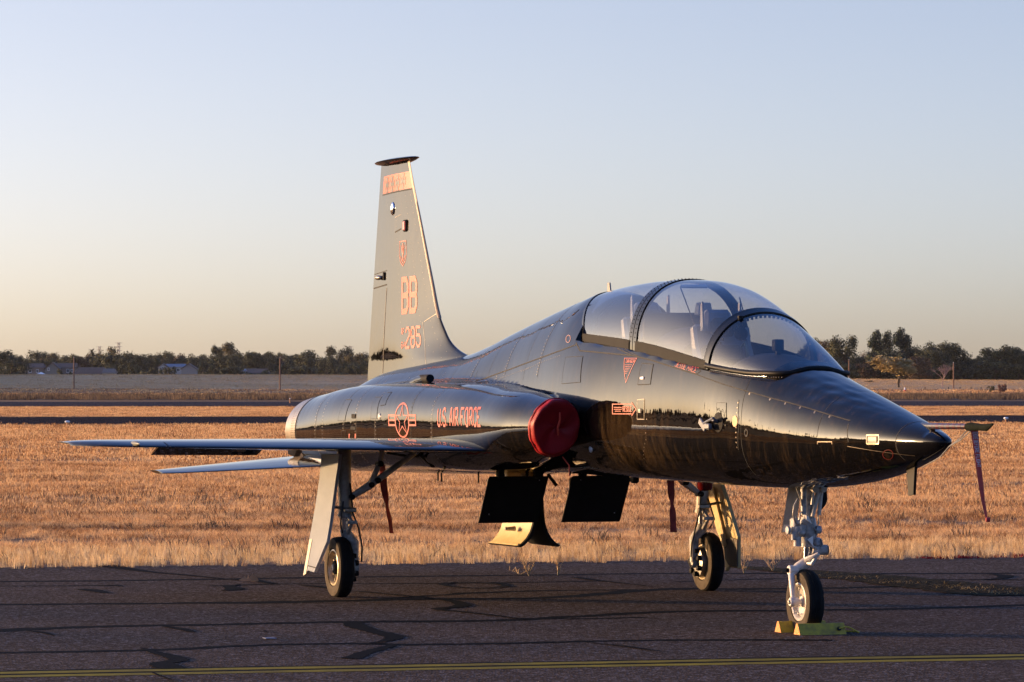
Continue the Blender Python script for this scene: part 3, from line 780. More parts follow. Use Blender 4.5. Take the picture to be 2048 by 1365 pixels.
# roadside trees: one half-leaved, one bare
def branch_mb(seed, levels, ln0, r0, spread=.55, n0=5):
    rr = random.Random(seed); m = MB(); tips = []
    def grow(p, d, ln, r, lv):
        q = p + d * ln * .5 + Vector((rr.gauss(0, .03), rr.gauss(0, .03), 0)) * ln; e = q + (d + Vector((rr.gauss(0, .12), rr.gauss(0, .12), .08))).normalized() * ln * .5
        m.tube([p, q, e], [r, r * .8, r * .6], 5 if lv < 2 else 3, False)
        if lv >= levels: tips.append(e); return
        for k in range(n0 if lv == 0 else rr.choice((3, 3, 4))):
            a = rr.uniform(0, 6.283); t = rr.uniform(.5, 1) * spread
            dd = (d + Vector((math.cos(a), math.sin(a), .15)) * t).normalized()
            grow(p + (e - p) * rr.uniform(.45, 1), dd, ln * rr.uniform(.6, .82), r * .52, lv + 1)
    grow(Vector((0, 0, -.03)), Vector((0, 0, 1)), ln0, r0, 0)
    return m, tips
def bare_tree(name, u, vt, vb, wpx, D, seed, label, leaf=None, twig=TWIG):
    x = AT(u, D); z0 = terrain(x, D); h = CAM_H + (772 - vt) / FPX * D - z0
    m, tips = branch_mb(seed, 5, .30, .016, .62)
    H = max(p[2] for p in m.v); W = max(p[0] for p in m.v) - min(p[0] for p in m.v)
    root = empty(name, (x, D, z0), label, 'tree')
    o = m.build('branches', twig, root, 50); o.scale = ((wpx / FPX * D) / W,) * 2 + (h / H,)
    if leaf:
        rr = random.Random(seed); c = MB()
        for t in tips:
            for k in range(15):
                q = t + Vector((rr.gauss(0, .025), rr.gauss(0, .025), rr.gauss(0, .025))); s = rr.uniform(.010, .020)
                e1 = Vector((rr.gauss(0, 1), rr.gauss(0, 1), rr.gauss(0, 1))).normalized() * s; e2 = e1.cross(Vector((rr.gauss(0, 1), rr.gauss(0, 1), rr.gauss(0, 1)))).normalized() * s
                c.add([q + e1, q + e2, q - e1, q - e2], [(0, 1, 2), (0, 2, 3)])
        cc = c.build('crown', LEAVES[leaf], root, 0); cc.scale = o.scale
    return root
bare_tree('half_bare_tree', 1798, 714, 787, 82, 930, 5, 'half-leaved olive yellow tree standing alone before the right wood', 'yellow', BARK)
bare_tree('bare_tree', 1885, 727, 785, 54, 935, 8, 'leafless pinkish brown tree beside the far right pole')
for u, vt, w, D, lf, lab, sd in ((1983, 771, 16, 860, 'olive', 'small olive bush on the verge beside a reddish one', 2), (2004, 767, 20, 862, 'red', 'small reddish bush on the verge beside an olive one', 4), (1738, 761, 22, 1000, 'green', 'low grey-green bush alone on the slope by the jet nose', 6)):
    x = AT(u, D); z0 = terrain(x, D); h = CAM_H + (772 - vt) / FPX * D - z0
    tree('bush', x, D, h, (w / FPX * D) / (h * 1.15), 'bush', sd, lf, lab, None, cat='bush')
# palm beside the thin tree
x = AT(184, 1700); z0 = terrain(x, 1700); h = CAM_H + (772 - 700) / FPX * 1700 - z0
pal = empty('palm_tree', (x, 1700, z0), 'palm with a spiky round head on the left skyline', 'tree')
m = MB(); m.tube([(0, 0, -.2), (.1, 0, h * .5), (0, 0, h - 1)], [.35, .28, .25], 8); m.build('trunk', BARK, pal, 40)
m = MB(); rr = random.Random(9)
for k in range(46):
    a = rr.uniform(0, 6.283); e = rr.uniform(-.7, 1.3); ln = rr.uniform(1.6, 2.5); c, s = math.cos(a), math.sin(a); pts = []
    for t in np.linspace(0, 1, 5):
        r_ = ln * t * math.cos(e * (1 - .3 * t)); z_ = h - 1 + ln * t * math.sin(e) - .5 * t * t * ln * .5
        w_ = .30 * math.sin(math.pi * min(.95, t * .8 + .15)); pts.append([(c * r_ - s * w_, s * r_ + c * w_, z_ - .08), (c * r_, s * r_, z_), (c * r_ + s * w_, s * r_ - c * w_, z_ - .08)])
    m.grid(pts)
m.build('fronds', LEAVES['olive'], pal, 0)

# woods outside the frame to the left, that shade the rise and show in the gloss of the jet
def far_wood(name, pts, seed, leaf='green', kinds=(('round', 1), ('round', 4), ('tall', 3), ('bush', 2))):
    rr = random.Random(seed); V = MB(); 
    ng_objs = []
    for k, (kind, sd) in enumerate(kinds):
        key = (kind, sd, leaf)
        if key not in CM: CM[key] = crown(kind, sd).mesh('crown', LEAVES[leaf], 0)
        ng_objs.append(bpy.data.objects.new('wood_tree', CM[key]))
    me = bpy.data.meshes.new(name); me.from_pydata([(x, y, terrain(x, y) - .3) for x, y, _ in pts], [], [])
    at_ = me.attributes.new('sc', 'FLOAT', 'POINT'); at_.data.foreach_set('value', [h for *_, h in pts])
    o = bpy.data.objects.new(name, me); COL.objects.link(o); tag(o, kind='stuff')
    ng = bpy.data.node_groups.new(name + '_nodes', 'GeometryNodeTree')
    ng.interface.new_socket('Geometry', in_out='INPUT', socket_type='NodeSocketGeometry'); ng.interface.new_socket('Geometry', in_out='OUTPUT', socket_type='NodeSocketGeometry')
    N, K = ng.nodes, ng.links; gi, go = N.new('NodeGroupInput'), N.new('NodeGroupOutput')
    jn = N.new('GeometryNodeJoinGeometry')
    for pr in ng_objs:
        oi = N.new('GeometryNodeObjectInfo'); oi.inputs['Object'].default_value = pr; oi.inputs['As Instance'].default_value = True; K.new(oi.outputs['Geometry'], jn.inputs[0])
    mp = N.new('GeometryNodeMeshToPoints'); K.new(gi.outputs[0], mp.inputs[0])
    ip = N.new('GeometryNodeInstanceOnPoints'); ip.inputs['Pick Instance'].default_value = True; K.new(mp.outputs[0], ip.inputs['Points']); K.new(jn.outputs[0], ip.inputs['Instance'])
    na = N.new('GeometryNodeInputNamedAttribute'); na.data_type = 'FLOAT'; na.inputs[0].default_value = 'sc'; K.new(na.outputs[0], ip.inputs['Scale'])
    rv = N.new('FunctionNodeRandomValue'); rv.data_type = 'FLOAT_VECTOR'; rv.inputs[0].default_value = (0, 0, 0); rv.inputs[1].default_value = (0, 0, 6.283); K.new(rv.outputs[0], ip.inputs['Rotation'])
    K.new(ip.outputs[0], go.inputs[0]); md = o.modifiers.new('wood', 'NODES'); md.node_group = ng
    return o
rr = random.Random(21); pts = []
# belt along the left side of the airfield, from beside the rise round to behind the camera; low towards the sun
for k in range(900):
    az = rr.uniform(-178, -14); a = math.radians(az)
    if az > -55: d, h = rr.uniform(640, 900) * (1 + .35 * smooth(-30, -14, az)), rr.uniform(4, 9)
    elif az > -71:
        d = rr.uniform(380, 560); h = d * math.tan(SUN_EL) * rr.choice((.2, .25, .3, .4, .5, .6))
    elif az > -95: d, h = rr.uniform(135, 210), rr.uniform(9, 16)
    else: d, h = rr.uniform(115, 180), rr.uniform(9, 19)
    x, y = math.sin(a) * d, math.cos(a) * d
    if x > -.125 * y - 40 and y > 0: continue
    pts.append((x, y, h))
# slender trees in the sun's path whose long shadows streak the grass and the apron
slim = []
for k in range(34):
    g_ = G(rr.uniform(-300, 2000), rr.choice((rr.uniform(1195, 1330), rr.uniform(900, 1110), rr.uniform(900, 1110)))); d = rr.uniform(120, 190); h = d * math.tan(SUN_EL) * rr.uniform(1.02, 1.16)
    slim.append((g_[0] + sun_dir.x * d / math.cos(SUN_EL), g_[1] + sun_dir.y * d / math.cos(SUN_EL), h))
for k in range(260):
    x, y = rr.uniform(-420, -165), rr.uniform(880, 1230); pts.append((x, y, rr.uniform(12, 20)))
for k in range(260):
    a = math.radians(rr.uniform(30, 182)); d = rr.uniform(240, 380)
    x, y = math.sin(a) * d, math.cos(a) * d
    pts.append((x, y, rr.uniform(9, 17)))
far_wood('distant_wood', pts, 4)
far_wood('distant_poplars', slim, 5, 'green', (('cypress', 1), ('cypress', 2)))
# continuous low growth under the tree lines
rr = random.Random(33); pts = []
for k in range(300):
    u = rr.uniform(-80, 1640); D = rr.uniform(1560, 1800); v = 716 + 5 * math.sin(u * .021) + rr.uniform(-7, 6)
    if D < 1640 and (40 < u < 235 or 310 < u < 395): continue
    x = AT(u, D); pts.append((x, D, (CAM_H + (772 - v) / FPX * D - terrain(x, D)) / .93))
for k in range(150):
    u = rr.uniform(1600, 2150); D = rr.uniform(1180, 1260); v = 711 + 8 * math.sin(u * .03) + rr.uniform(-6, 8)
    x = AT(u, D); pts.append((x, D, (CAM_H + (772 - v) / FPX * D - terrain(x, D)) / .93))
far_wood('far_thicket', pts, 6)

# ------------------------------------------------------------------ houses on the rise
STUC = [mat('tan stucco', (.24, .18, .14), .8, var=.08), mat('grey stucco', (.20, .18, .15), .8, var=.08), mat('white siding', (.36, .34, .31), .7, var=.05), mat('grey siding', (.24, .22, .20), .7)]
ROOFM = [mat('brown shingles', (.10, .062, .042), .85, var=.2, scale=3), mat('grey shingles', (.11, .09, .075), .85, var=.2, scale=3), mat('blue solar roof', (.03, .035, .06), .35, var=.1)]
PANE = mat('dark window pane', (.02, .022, .028), .12)
def house(u0, u1, v_roof, D, label, wall, roof, hip='side', eave_v=None, wins=(), depth=9.0, name='house', gable=False, low=0):
    x0, x1 = AT(u0, D), AT(u1, D); cx = (x0 + x1) / 2; z0 = min(terrain(x0, D), terrain(x1, D)) - .6
    ztop = CAM_H + (772 - v_roof) / FPX * D; zev = CAM_H + (772 - eave_v) / FPX * D
    root = empty(name, (cx, D, z0), label, 'house')
    w = x1 - x0; H = zev - z0; T_ = ztop - z0
    m = MB(); m.box((0, depth / 2, H / 2), (w, depth, H)); wl_ = m.build('wall', wall, root, 0)
    m = MB(); o_ = .45
    if gable:   # gable end faces the airfield
        m.prism([(-w / 2 - o_, -o_, H - .1), (0, -o_, T_), (w / 2 + o_, -o_, H - .1), (w / 2 + o_, -o_, H + .12), (0, -o_, T_ + .22), (-w / 2 - o_, -o_, H + .12)], (0, depth + 2 * o_, 0))
        g_ = MB(); g_.prism([(-w / 2, 0, H), (w / 2, 0, H), (0, 0, T_ - .02)], (0, .2, 0)); g_.build('gable', wall, root, 0)
    else:
        hp = w * .12 if hip == 'hip' else 0
        m.add([(-w / 2 - o_, -o_, H), (w / 2 + o_, -o_, H), (w / 2 + o_ - hp, depth / 2, T_), (-w / 2 - o_ + hp, depth / 2, T_), (-w / 2 - o_, depth + o_, H), (w / 2 + o_, depth + o_, H)], [(0, 1, 2, 3), (4, 3, 2, 5), (0, 3, 4), (1, 5, 2), (0, 4, 5, 1)])
    m.build('roof', roof, root, 0)
    for (fu, fv, ww, hh) in wins:
        wx = (fu - .5) * w; wz = H - fv
        f_ = MB(); f_.box((wx, -.04, wz), (ww + .24, .10, hh + .24)); fo = f_.build('window', WHITEP, root, 0)
        p_ = MB(); p_.box((wx, -.10, wz), (ww, .03, hh)); p_.build('pane', PANE, fo, 0)
        p_ = MB(); p_.box((wx, -.125, wz), (.07, .02, hh)); p_.build('window_bar', WHITEP, fo, 0)
    return root
house(50, 86.5, 727, 1560, 'tan two storey house with flat-sided brown roof at far left', STUC[0], ROOFM[0], 'hip', 736, ((.28, 1.2, .8, 1.0), (.68, 1.2, .7, 1.0)))
hg = house(90, 118, 726, 1555, 'grey gabled house with two wings left of the utility pole', STUC[1], ROOFM[0], gable=True, eave_v=739, wins=((.25, .0, .5, .9),), depth=8)
house(112, 150, 726.5, 1562, 'long side wing of house joining the grey gabled front', STUC[0], ROOFM[0], 'side', 736, ((.62, 1.1, .8, 1.1), (.84, 1.1, .6, .9)))
house(150, 212, 735, 1540, 'low house of which only the long brown roof shows', STUC[1], ROOFM[0], 'hip', 748, ())
house(205, 229, 737.5, 1538, 'low house with small grey roof and white eaves', STUC[2], ROOFM[1], 'hip', 746.5, ())
house(317, 334, 728, 1545, 'white house front with gable beside two cypresses', STUC[2], ROOFM[1], gable=True, eave_v=735, wins=((.5, .2, .5, .7),), depth=7)
house(333, 368, 728, 1550, 'white house with blue solar panels on its roof', STUC[2], ROOFM[2], 'side', 734.5, ((.68, 1.1, .9, 1.1),))
house(363, 392, 728.5, 1530, 'grey house with a white-edged gable left of dark conifers', STUC[3], ROOFM[1], gable=True, eave_v=739, wins=(), depth=8)
house(468, 490, 738, 1540, 'low house with small blue roof under the olive trees', STUC[3], ROOFM[2], 'hip', 743, ())
house(488, 537, 737.5, 1545, 'low house with long brown roof left of the right utility pole', STUC[1], ROOFM[0], 'hip', 747, ())
x = AT(82, 1480); z0 = terrain(x, 1480)
tent = empty('canopy_tent', (x, 1480, z0), 'small white peaked canopy tent below the tan house', 'tent')
zt = CAM_H + (772 - 744.5) / FPX * 1480 - z0
m = MB(); m.add([(-1.5, -1.5, zt - .75), (1.5, -1.5, zt - .75), (1.5, 1.5, zt - .75), (-1.5, 1.5, zt - .75), (0, 0, zt)], [(0, 1, 4), (1, 2, 4), (2, 3, 4), (3, 0, 4)]); m.build('tent_roof', WHITEP, tent, 0)
for a, b in ((-1, -1), (1, -1), (1, 1), (-1, 1)):
    m = MB(); m.tube([(a * 1.45, b * 1.45, -.1), (a * 1.45, b * 1.45, zt - .75)], .04, 6); m.build('leg', STEEL, tent, 40)

# ------------------------------------------------------------------ poles, pylons, markers
POLE = mat('weathered pole wood', (.20, .105, .06), .85, var=.2, scale=6)
def pole(u, vt, D, label, dark=False):
    x = AT(u, D); z0 = terrain(x, D); h = CAM_H + (772 - vt) / FPX * D - z0
    r = empty('utility_pole', (x, D, z0), label, 'pole', 'wooden utility poles')
    m = MB(); m.tube([(0, 0, -.3), (0, 0, h)], [.17, .12], 8); m.build('post', POLE, r, 40)
    m = MB(); m.tube([(0, 0, h - .05), (0, 0, h + .18)], [.05, .04], 6); m.ball((0, 0, h + .18), .07, 6, 4); m.build('insulator', mat('pale insulator', (.5, .48, .45), .4), r, 40)
pole(148, 716, 905, 'wooden pole left of the low brown roofs, leftmost of the four')
pole(560, 717, 890, 'wooden pole nearest to the jet tail fin')
pole(1698, 721, 960, 'wooden pole just above the jet nose')
pole(1907, 727, 915, 'wooden pole right beside the leafless tree')
def pylon(u, vt, D, label, twin=False):
    x = AT(u, D); h = CAM_H + (772 - vt) / FPX * D - terrain(x, D)
    r = empty('lattice_pylon', (x, D, terrain(x, D)), label, 'pylon', 'lattice pylons on the skyline')
    m = MB(); w = h * .085
    for sx in (-1, 1):
        for sy in (-1, 1): m.tube([(sx * w, sy * w, -.5), (sx * w * .28, sy * w * .28, h * .72), (sx * w * .28, sy * w * .28, h)], .17, 4)
    zs_ = np.linspace(.05, 1, 13) * h
    for a, b in zip(zs_[:-1], zs_[1:]):
        wa, wb = [w * (1 - .72 * min(1, z / (h * .72))) for z in (a, b)]
        for sy in (-1, 1): m.tube([(-wa, sy * wa, a), (wb, sy * wb, b)], .09, 3); m.tube([(wa, sy * wa, a), (-wb, sy * wb, b)], .09, 3)
    m.build('lattice', mat('galvanised pylon', (.20, .17, .16), .6), r, 0)
    for f_ in (.80, .90, .985): MB().tube([(-w * 1.0, 0, h * f_), (w * 1.0, 0, h * f_)], .13, 4).build('cross_arm', mat('galvanised pylon', (.20, .17, .16)), r, 0)
pylon(237.5, 685, 3300, 'tallest lattice pylon above the trees on the left')
pylon(199, 693, 4200, 'small lattice pylon left of the tallest one')
pylon(701, 693, 3900, 'small lattice pylon just left of the jet fin')
def taxi_light(u, vb, hh, label):
    g_ = G(u, vb); r = empty('edge_light', tuple(g_), label, 'runway light', 'taxiway edge lights')
    m = MB(); m.tube([(0, 0, -.05), (0, 0, hh * .55)], [.05, .04], 8); m.build('stem', mat('orange stake', (.5, .22, .08), .6), r, 40)
    m = MB(); m.lathe([(.05, 0), (.10, .03), (.12, hh * .25), (.09, hh * .42), (.001, hh * .46)], (0, 0, hh * .53), (0, 0, 1), 12); m.build('lamp_head', WHITEP, r, 50)
taxi_light(134.5, 852.5, .24, 'white edge light left of the wingtip, before the taxiway')
taxi_light(2012, 845.5, .26, 'white edge light right of the pitot cover, before the taxiway')
g_ = G(580, 806.5); r = empty('marker_stake', tuple(g_), 'short orange stake beside the runway left of the jet', 'stake')
m = MB(); m.tube([(0, 0, -.1), (0, 0, .42)], .055, 8); m.build('stake_post', mat('orange stake', (.5, .22, .08), .6), r, 40); m = MB(); m.tube([(0, 0, .42), (0, 0, .50)], .06, 8); m.build('stake_cap', WHITEP, r, 40)
x = AT(1809.5, 880); r = empty('marker_post', (x, 880, terrain(x, 880)), 'small white and red marker post under the half-leaved tree', 'marker')
h = .9
m = MB(); m.tube([(0, 0, -.1), (0, 0, .35)], [.28, .2], 8); m.build('marker_base', mat('red marker', (.5, .07, .04), .6), r, 40); m = MB(); m.tube([(0, 0, .35), (0, 0, .85)], [.2, .1], 8); m.build('marker_top', WHITEP, r, 40)
# fence of thin steel posts along the ditch
fr = empty('wire_fence', (0, 640, 0), 'wire fence of thin posts along the dark ditch', 'fence')
pm = MB(); pm.tube([(0, 0, -.1), (0, 0, .75)], .03, 5); pme = pm.mesh('fence_post', mat('rusty post', (.22, .14, .10), .8), 0)
for i, x in enumerate(np.arange(-84, 85, 4.6)):
    o = bpy.data.objects.new('fence_post', pme); COL.objects.link(o); o.parent = fr; o.location = (x, 6 * math.sin(x * .05), 0)
m = MB()
for z in (.35, .70): m.tube([(x, 6 * math.sin(x * .05), z) for x in np.arange(-84, 85, 4.6)], .008, 3)
m.build('fence_wire', STEEL, fr, 0)
for i, (u, v) in enumerate(((1850, 777), (1897, 777.5), (1920, 777.5), (1942, 778), (1962, 778), (1974, 778.5))):
    x = AT(u, 905); r = tag(MB().tube([(x, 905, terrain(x, 905) - .1), (x, 905, terrain(x, 905) + .55)], [.13, .11], 6).build('field_stake', BARK, None, 40), 'short dark stake in the row on the slope right of the bare tree', 'stake', 'dark stakes on the slope')

# thin evening haze over the airfield
hm = bpy.data.materials.new('evening haze'); hm.use_nodes = True
hn, hl = hm.node_tree.nodes, hm.node_tree.links
hn.remove(hn['Principled BSDF'])
pv = hn.new('ShaderNodeVolumePrincipled'); pv.inputs['Color'].default_value = (.92, .90, .90, 1); pv.inputs['Density'].default_value = 0.000016; pv.inputs['Anisotropy'].default_value = 0.2
hl.new(pv.outputs[0], hn['Material Output'].inputs['Volume'])
hz = MB(); hz.box((0, 3300, 22), (10400, 7700, 50)); tag(hz.build('haze', hm, None, 0), kind='stuff')

# ------------------------------------------------------------------ THE JET
# local axes: x towards the nose, y to port, z up; x=0 at the nose wheel
jet = empty('jet_trainer', (JX, JY, 0), 'glossy black twin seat jet trainer parked on the dark asphalt apron', 'jet', rz=math.atan2(FW[1], FW[0]))

T = [  # x, top, bottom, half width, z of widest, upper exponent, lower exponent
    (2.350, 1.392, 1.372, .012, 1.382, 2.0, 2.0),
    (2.325, 1.415, 1.350, .045, 1.383, 2.0, 2.0),
    (2.25, 1.442, 1.318, .084, 1.384, 2.0, 2.0),
    (2.08, 1.484, 1.270, .136, 1.384, 2.0, 2.1),
    (1.93, 1.516, 1.234, .172, 1.384, 2.0, 2.1),
    (1.50, 1.608, 1.152, .255, 1.388, 2.0, 2.2),
    (1.00, 1.714, 1.088, .325, 1.396, 2.05, 2.3),
    (0.50, 1.818, 1.050, .380, 1.415, 2.1, 2.4),
    (0.20, 1.885, 1.036, .410, 1.430, 2.25, 2.5),
    (-.30, 2.050, 1.026, .455, 1.460, 2.5, 2.5),
    (-.80, 2.200, 1.025, .498, 1.480, 2.7, 2.6),
    (-1.5, 2.294, 1.030, .522, 1.500, 2.6, 2.6),
    (-2.3, 2.357, 1.034, .554, 1.510, 2.4, 2.5),
    (-3.0, 2.390, 1.036, .582, 1.530, 2.2, 2.4),
    (-3.8, 2.504, 1.040, .540, 1.550, 2.0, 2.5),
    (-4.3, 2.452, 1.045, .500, 1.550, 2.0, 2.6),
    (-4.8, 2.386, 1.040, .465, 1.540, 2.0, 2.6),
    (-5.4, 2.302, 1.025, .430, 1.520, 1.95, 2.6),
    (-6.0, 2.212, 1.010, .420, 1.490, 1.9, 2.6),
    (-6.6, 2.116, 0.998, .415, 1.460, 1.85, 2.6),
    (-7.3, 2.030, 0.986, .410, 1.430, 1.8, 2.6),
    (-8.5, 1.960, 0.972, .400, 1.400, 1.8, 2.6),
    (-9.7, 1.880, 0.966, .390, 1.380, 1.8, 2.6),
    (-10.3, 1.78, 1.010, .370, 1.360, 1.9, 2.6),
]
Ta = np.array(T)
fT = [pchip(Ta[:, 0], Ta[:, k]) for k in range(1, 7)]
N_ = np.array([  # nacelle: x, y centre, z centre, ry, rz
    (-2.98, .803, 1.435, .190, .214),
    (-3.25, .795, 1.432, .219, .239),
    (-3.6, .765, 1.426, .280, .278),
    (-4.4, .650, 1.412, .355, .325),
    (-5.2, .590, 1.412, .385, .358),
    (-6.4, .530, 1.412, .392, .368),
    (-7.8, .492, 1.402, .385, .372),
    (-8.7, .470, 1.375, .385, .384),
    (-9.4, .455, 1.356, .370, .372),
    (-9.8, .450, 1.346, .352, .352),
    (-10.2, .445, 1.338, .332, .334),
    (-10.62, .440, 1.330, .305, .305),
])
fN = [pchip(N_[:, 0], N_[:, k]) for k in range(1, 5)]
f_sill = pchip([.3, -.1, -.4, -.8, -2.3, -3.45, -4], [1.845, 1.848, 1.868, 1.905, 2.06, 2.135, 2.17])
f_wc = pchip([.23, .215, .18, .12, .02, -.1, -.4, -.8, -1.5, -2.3, -3.0, -3.45, -3.85], [.0, .14, .215, .27, .305, .335, .385, .425, .452, .455, .43, .395, .36])
f_zc = pchip([.23, .1, -.1, -.4, -.72, -1.05, -1.4, -1.8, -2.2, -2.6, -3.15, -3.85], [1.878, 1.935, 2.030, 2.160, 2.285, 2.405, 2.492, 2.540, 2.557, 2.558, 2.542, 2.495])

nac_n = pchip([-10.6, -10.0, -8.7, -6, -4.6, -3.6, -3.0], [2.0, 2.15, 2.6, 2.9, 2.7, 2.2, 2.0])
def body_r(x, th, clip=True):
    zt, zb, hw, zw, nu, nd = [f(x) for f in fT]
    c, s = np.abs(np.cos(th)), np.sin(th)
    up = s >= 0
    h = np.where(up, zt - zw, zw - zb); n = np.where(up, nu, nd)
    r = ((c / hw) ** n + (np.abs(s) / h) ** n) ** (-1.0 / n)
    if x < -3.45:
        yc, zn, ry, rz = [f(x) for f in fN]
        g = np.clip((-3.45 - x) / .68, 0, 1); g = g * g * (3 - 2 * g)
        # farthest crossing of each ray from (0, zw) with the flat-sided nacelle section
        a = np.linspace(0, 2 * np.pi, 241); e = 2.0 / nac_n(x)
        Py = yc + ry * np.sign(np.cos(a)) * np.abs(np.cos(a)) ** e; Pz = zn + rz * np.sign(np.sin(a)) * np.abs(np.sin(a)) ** e - zw
        y0, z0, ey, ez = Py[:-1, None], Pz[:-1, None], np.diff(Py)[:, None], np.diff(Pz)[:, None]
        den = c * ez - s * ey; den = np.where(np.abs(den) < 1e-12, 1e-12, den)
        t = (y0 * ez - z0 * ey) / den; q = (y0 * s - z0 * c) / den
        rn = np.where((q >= -1e-9) & (q <= 1 + 1e-9) & (t > 0), t, 0).max(0) * (0.4 + 0.6 * g)
        p = 8.0
        r = (r ** p + rn ** p) ** (1 / p)
    if clip and -3.5 < x < .02:
        top = f_sill(x) - .028 - zw
        r = np.where(s > 1e-3, np.minimum(r, top / np.maximum(s, 1e-3)), r)
    return r, zw
def body_pt(x, th):
    r, zw = body_r(x, np.array([th]))
    return np.array([x, r[0] * math.cos(th), zw + r[0] * math.sin(th)])

def body_loft(xs, n=224):
    th = np.linspace(0, 2 * np.pi, n, endpoint=False) + math.pi / 2
    m = MB(); rows = []
    for x in xs:
        r, zw = body_r(x, th)
        wd = np.exp(-((x - .85) / .55) ** 2) * np.exp(-((th - math.pi / 2 - .45) / .5) ** 2)          # oil-canned skin on the nose deck
        r = r + wd * (.0035 * np.sin(11 * x + 6 * th) * np.sin(17 * th - 5 * x) + .002 * np.sin(23 * x + 9 * th))
        rows.append([(x, a, b) for a, b in zip(r * np.cos(th), zw + r * np.sin(th))])
    m.grid(rows, True)
    return m
xs_f = list(np.arange(1.93, -3.3, -.045)) + list(np.arange(-3.3, -4.6, -.02)) + list(np.arange(-4.6, -10.29, -.045)) + [-10.3]
mb = body_loft(xs_f)
k0 = len(mb.v) - 224
mb.f.append(tuple(k0 + i for i in range(224)))
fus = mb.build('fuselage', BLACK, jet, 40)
fixnormals(fus)
xs_n = list(np.arange(1.93, 2.2, .045)) + list(np.arange(2.2, 2.35, .012)) + [2.35]
mb = body_loft(xs_n); k0 = len(mb.v) - 224
mb.f.append(tuple(k0 + i for i in range(224)))
ncone = fixnormals(mb.build('nose_cone', SATIN, jet, 60))

# raycast helpers on the skin
def bvh_of(objs):
    vs, fs = [], []
    for o in objs:
        k = len(vs)
        vs += [v.co.copy() for v in o.data.vertices]
        fs += [[i + k for i in p.vertices] for p in o.data.polygons]
    return BVHTree.FromPolygons(vs, fs)
BV = bvh_of([fus, ncone])
def px_hit(u, v, bv=None):
    o, d = jray(u, v)
    h = (bv or BV).ray_cast(Vector(o), Vector(d))
    return h[0], h[1]
def side_hit(x, z, bv=None, side=-1):
    h = (bv or BV).ray_cast(Vector((x, side * 5, z)), Vector((0, -side, 0)))
    if h[0] is None: return None, None
    n = h[1]
    if n.y * side < 0: n = -n
    return h[0], n

# intake cowls -------------------------------------------------------------
def nac_ring(x, side, n=72, shrink=0.0, rake=0.0):
    yc, zn, ry, rz = [float(f(x)) for f in fN]
    e = 2.0 / float(nac_n(x)); sp = lambda q: math.copysign(abs(q) ** e, q)
    rk = .055 * min(1.0, max(0.0, (x + 3.75) / .75))          # raked lip: the top edge leads
    return [(x + rk * math.sin(a), side * (yc + (ry - shrink) * sp(math.cos(a))), zn + (rz - shrink) * sp(math.sin(a))) for a in np.linspace(0, 2 * math.pi, n, endpoint=False)]
for side in (-1, 1):
    m = MB(); rows = []
    for x in (-3.5, -3.3, -3.12, -3.02): rows.append(nac_ring(x, side, shrink=.03))
    rows.append(nac_ring(-2.99, side, shrink=.016)); rows.append(nac_ring(-2.98, side, shrink=.006))
    for x in np.arange(-2.985, -4.2, -.05): rows.append(nac_ring(x, side, shrink=-.0008))
    for x in np.arange(-4.2, -4.7, -.06): rows.append(nac_ring(x, side, shrink=(-4.2 - x) * .03 - .0008))
    m.grid(rows, True)
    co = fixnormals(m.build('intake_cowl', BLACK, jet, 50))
    if side < 0: cowl_s = co
    # exhaust nozzle
    m = MB(); rows = []
    for x in np.linspace(-10.18, -10.62, 9): rows.append(nac_ring(x, side, shrink=-.004))
    rows.append(nac_ring(-10.62, side, shrink=.02))
    for x in np.linspace(-10.55, -9.9, 5): rows.append(nac_ring(x, side, shrink=.045))
    m.grid(rows, True)
    m.f.append(tuple(len(m.v) - 72 + i for i in range(72)))
    nz = fixnormals(m.build('exhaust_nozzle', BARE, jet, 50))
    rv = MB()
    for x in (-10.20, -10.27, -10.34):
        yc, zn, ry, rz = [float(f(x)) for f in fN]
        for a in np.arange(0, 2 * math.pi, .07):
            rv.box((x, side * (yc + (ry + .005) * math.cos(a)), zn + (rz + .005) * math.sin(a)), (.008, .006, .006))
    tag(rv.build('rivet', SEAM, nz, 0), kind='stuff')

# wings --------------------------------------------------------------------
AIR = [(0, 0), (.004, .12), (.0125, .21), (.03, .31), (.06, .42), (.12, .58), (.2, .74), (.3, .89), (.4, .98), (.5, 1.0), (.6, .92), (.7, .75), (.8, .52), (.9, .27), (1, .015)]
def foil(le, chord, thick, ax_sec, droop=0.0):
    """closed airfoil loop; section in x-z (wing) or x-y (fin)"""
    up = [(c, t * thick / 2) for c, t in AIR]; dn = [(c, -t * thick / 2) for c, t in AIR[1:]][::-1]
    out = []
    for c, t in up + dn:
        x = le[0] - c * chord
        z = t - (max(0, .16 - c) ** 1.5) * droop
        out.append((x, le[1], le[2] + z) if ax_sec == 'z' else (x, le[1] + t, le[2]))
    return out
def wing_le(y):  # y positive outward
    return -3.44 - y * math.tan(math.radians(31.6))
def wing_te(y): return -6.86 + y * .03
def wing_z(y): return 1.258 + .008 * y
wing_objs = {}
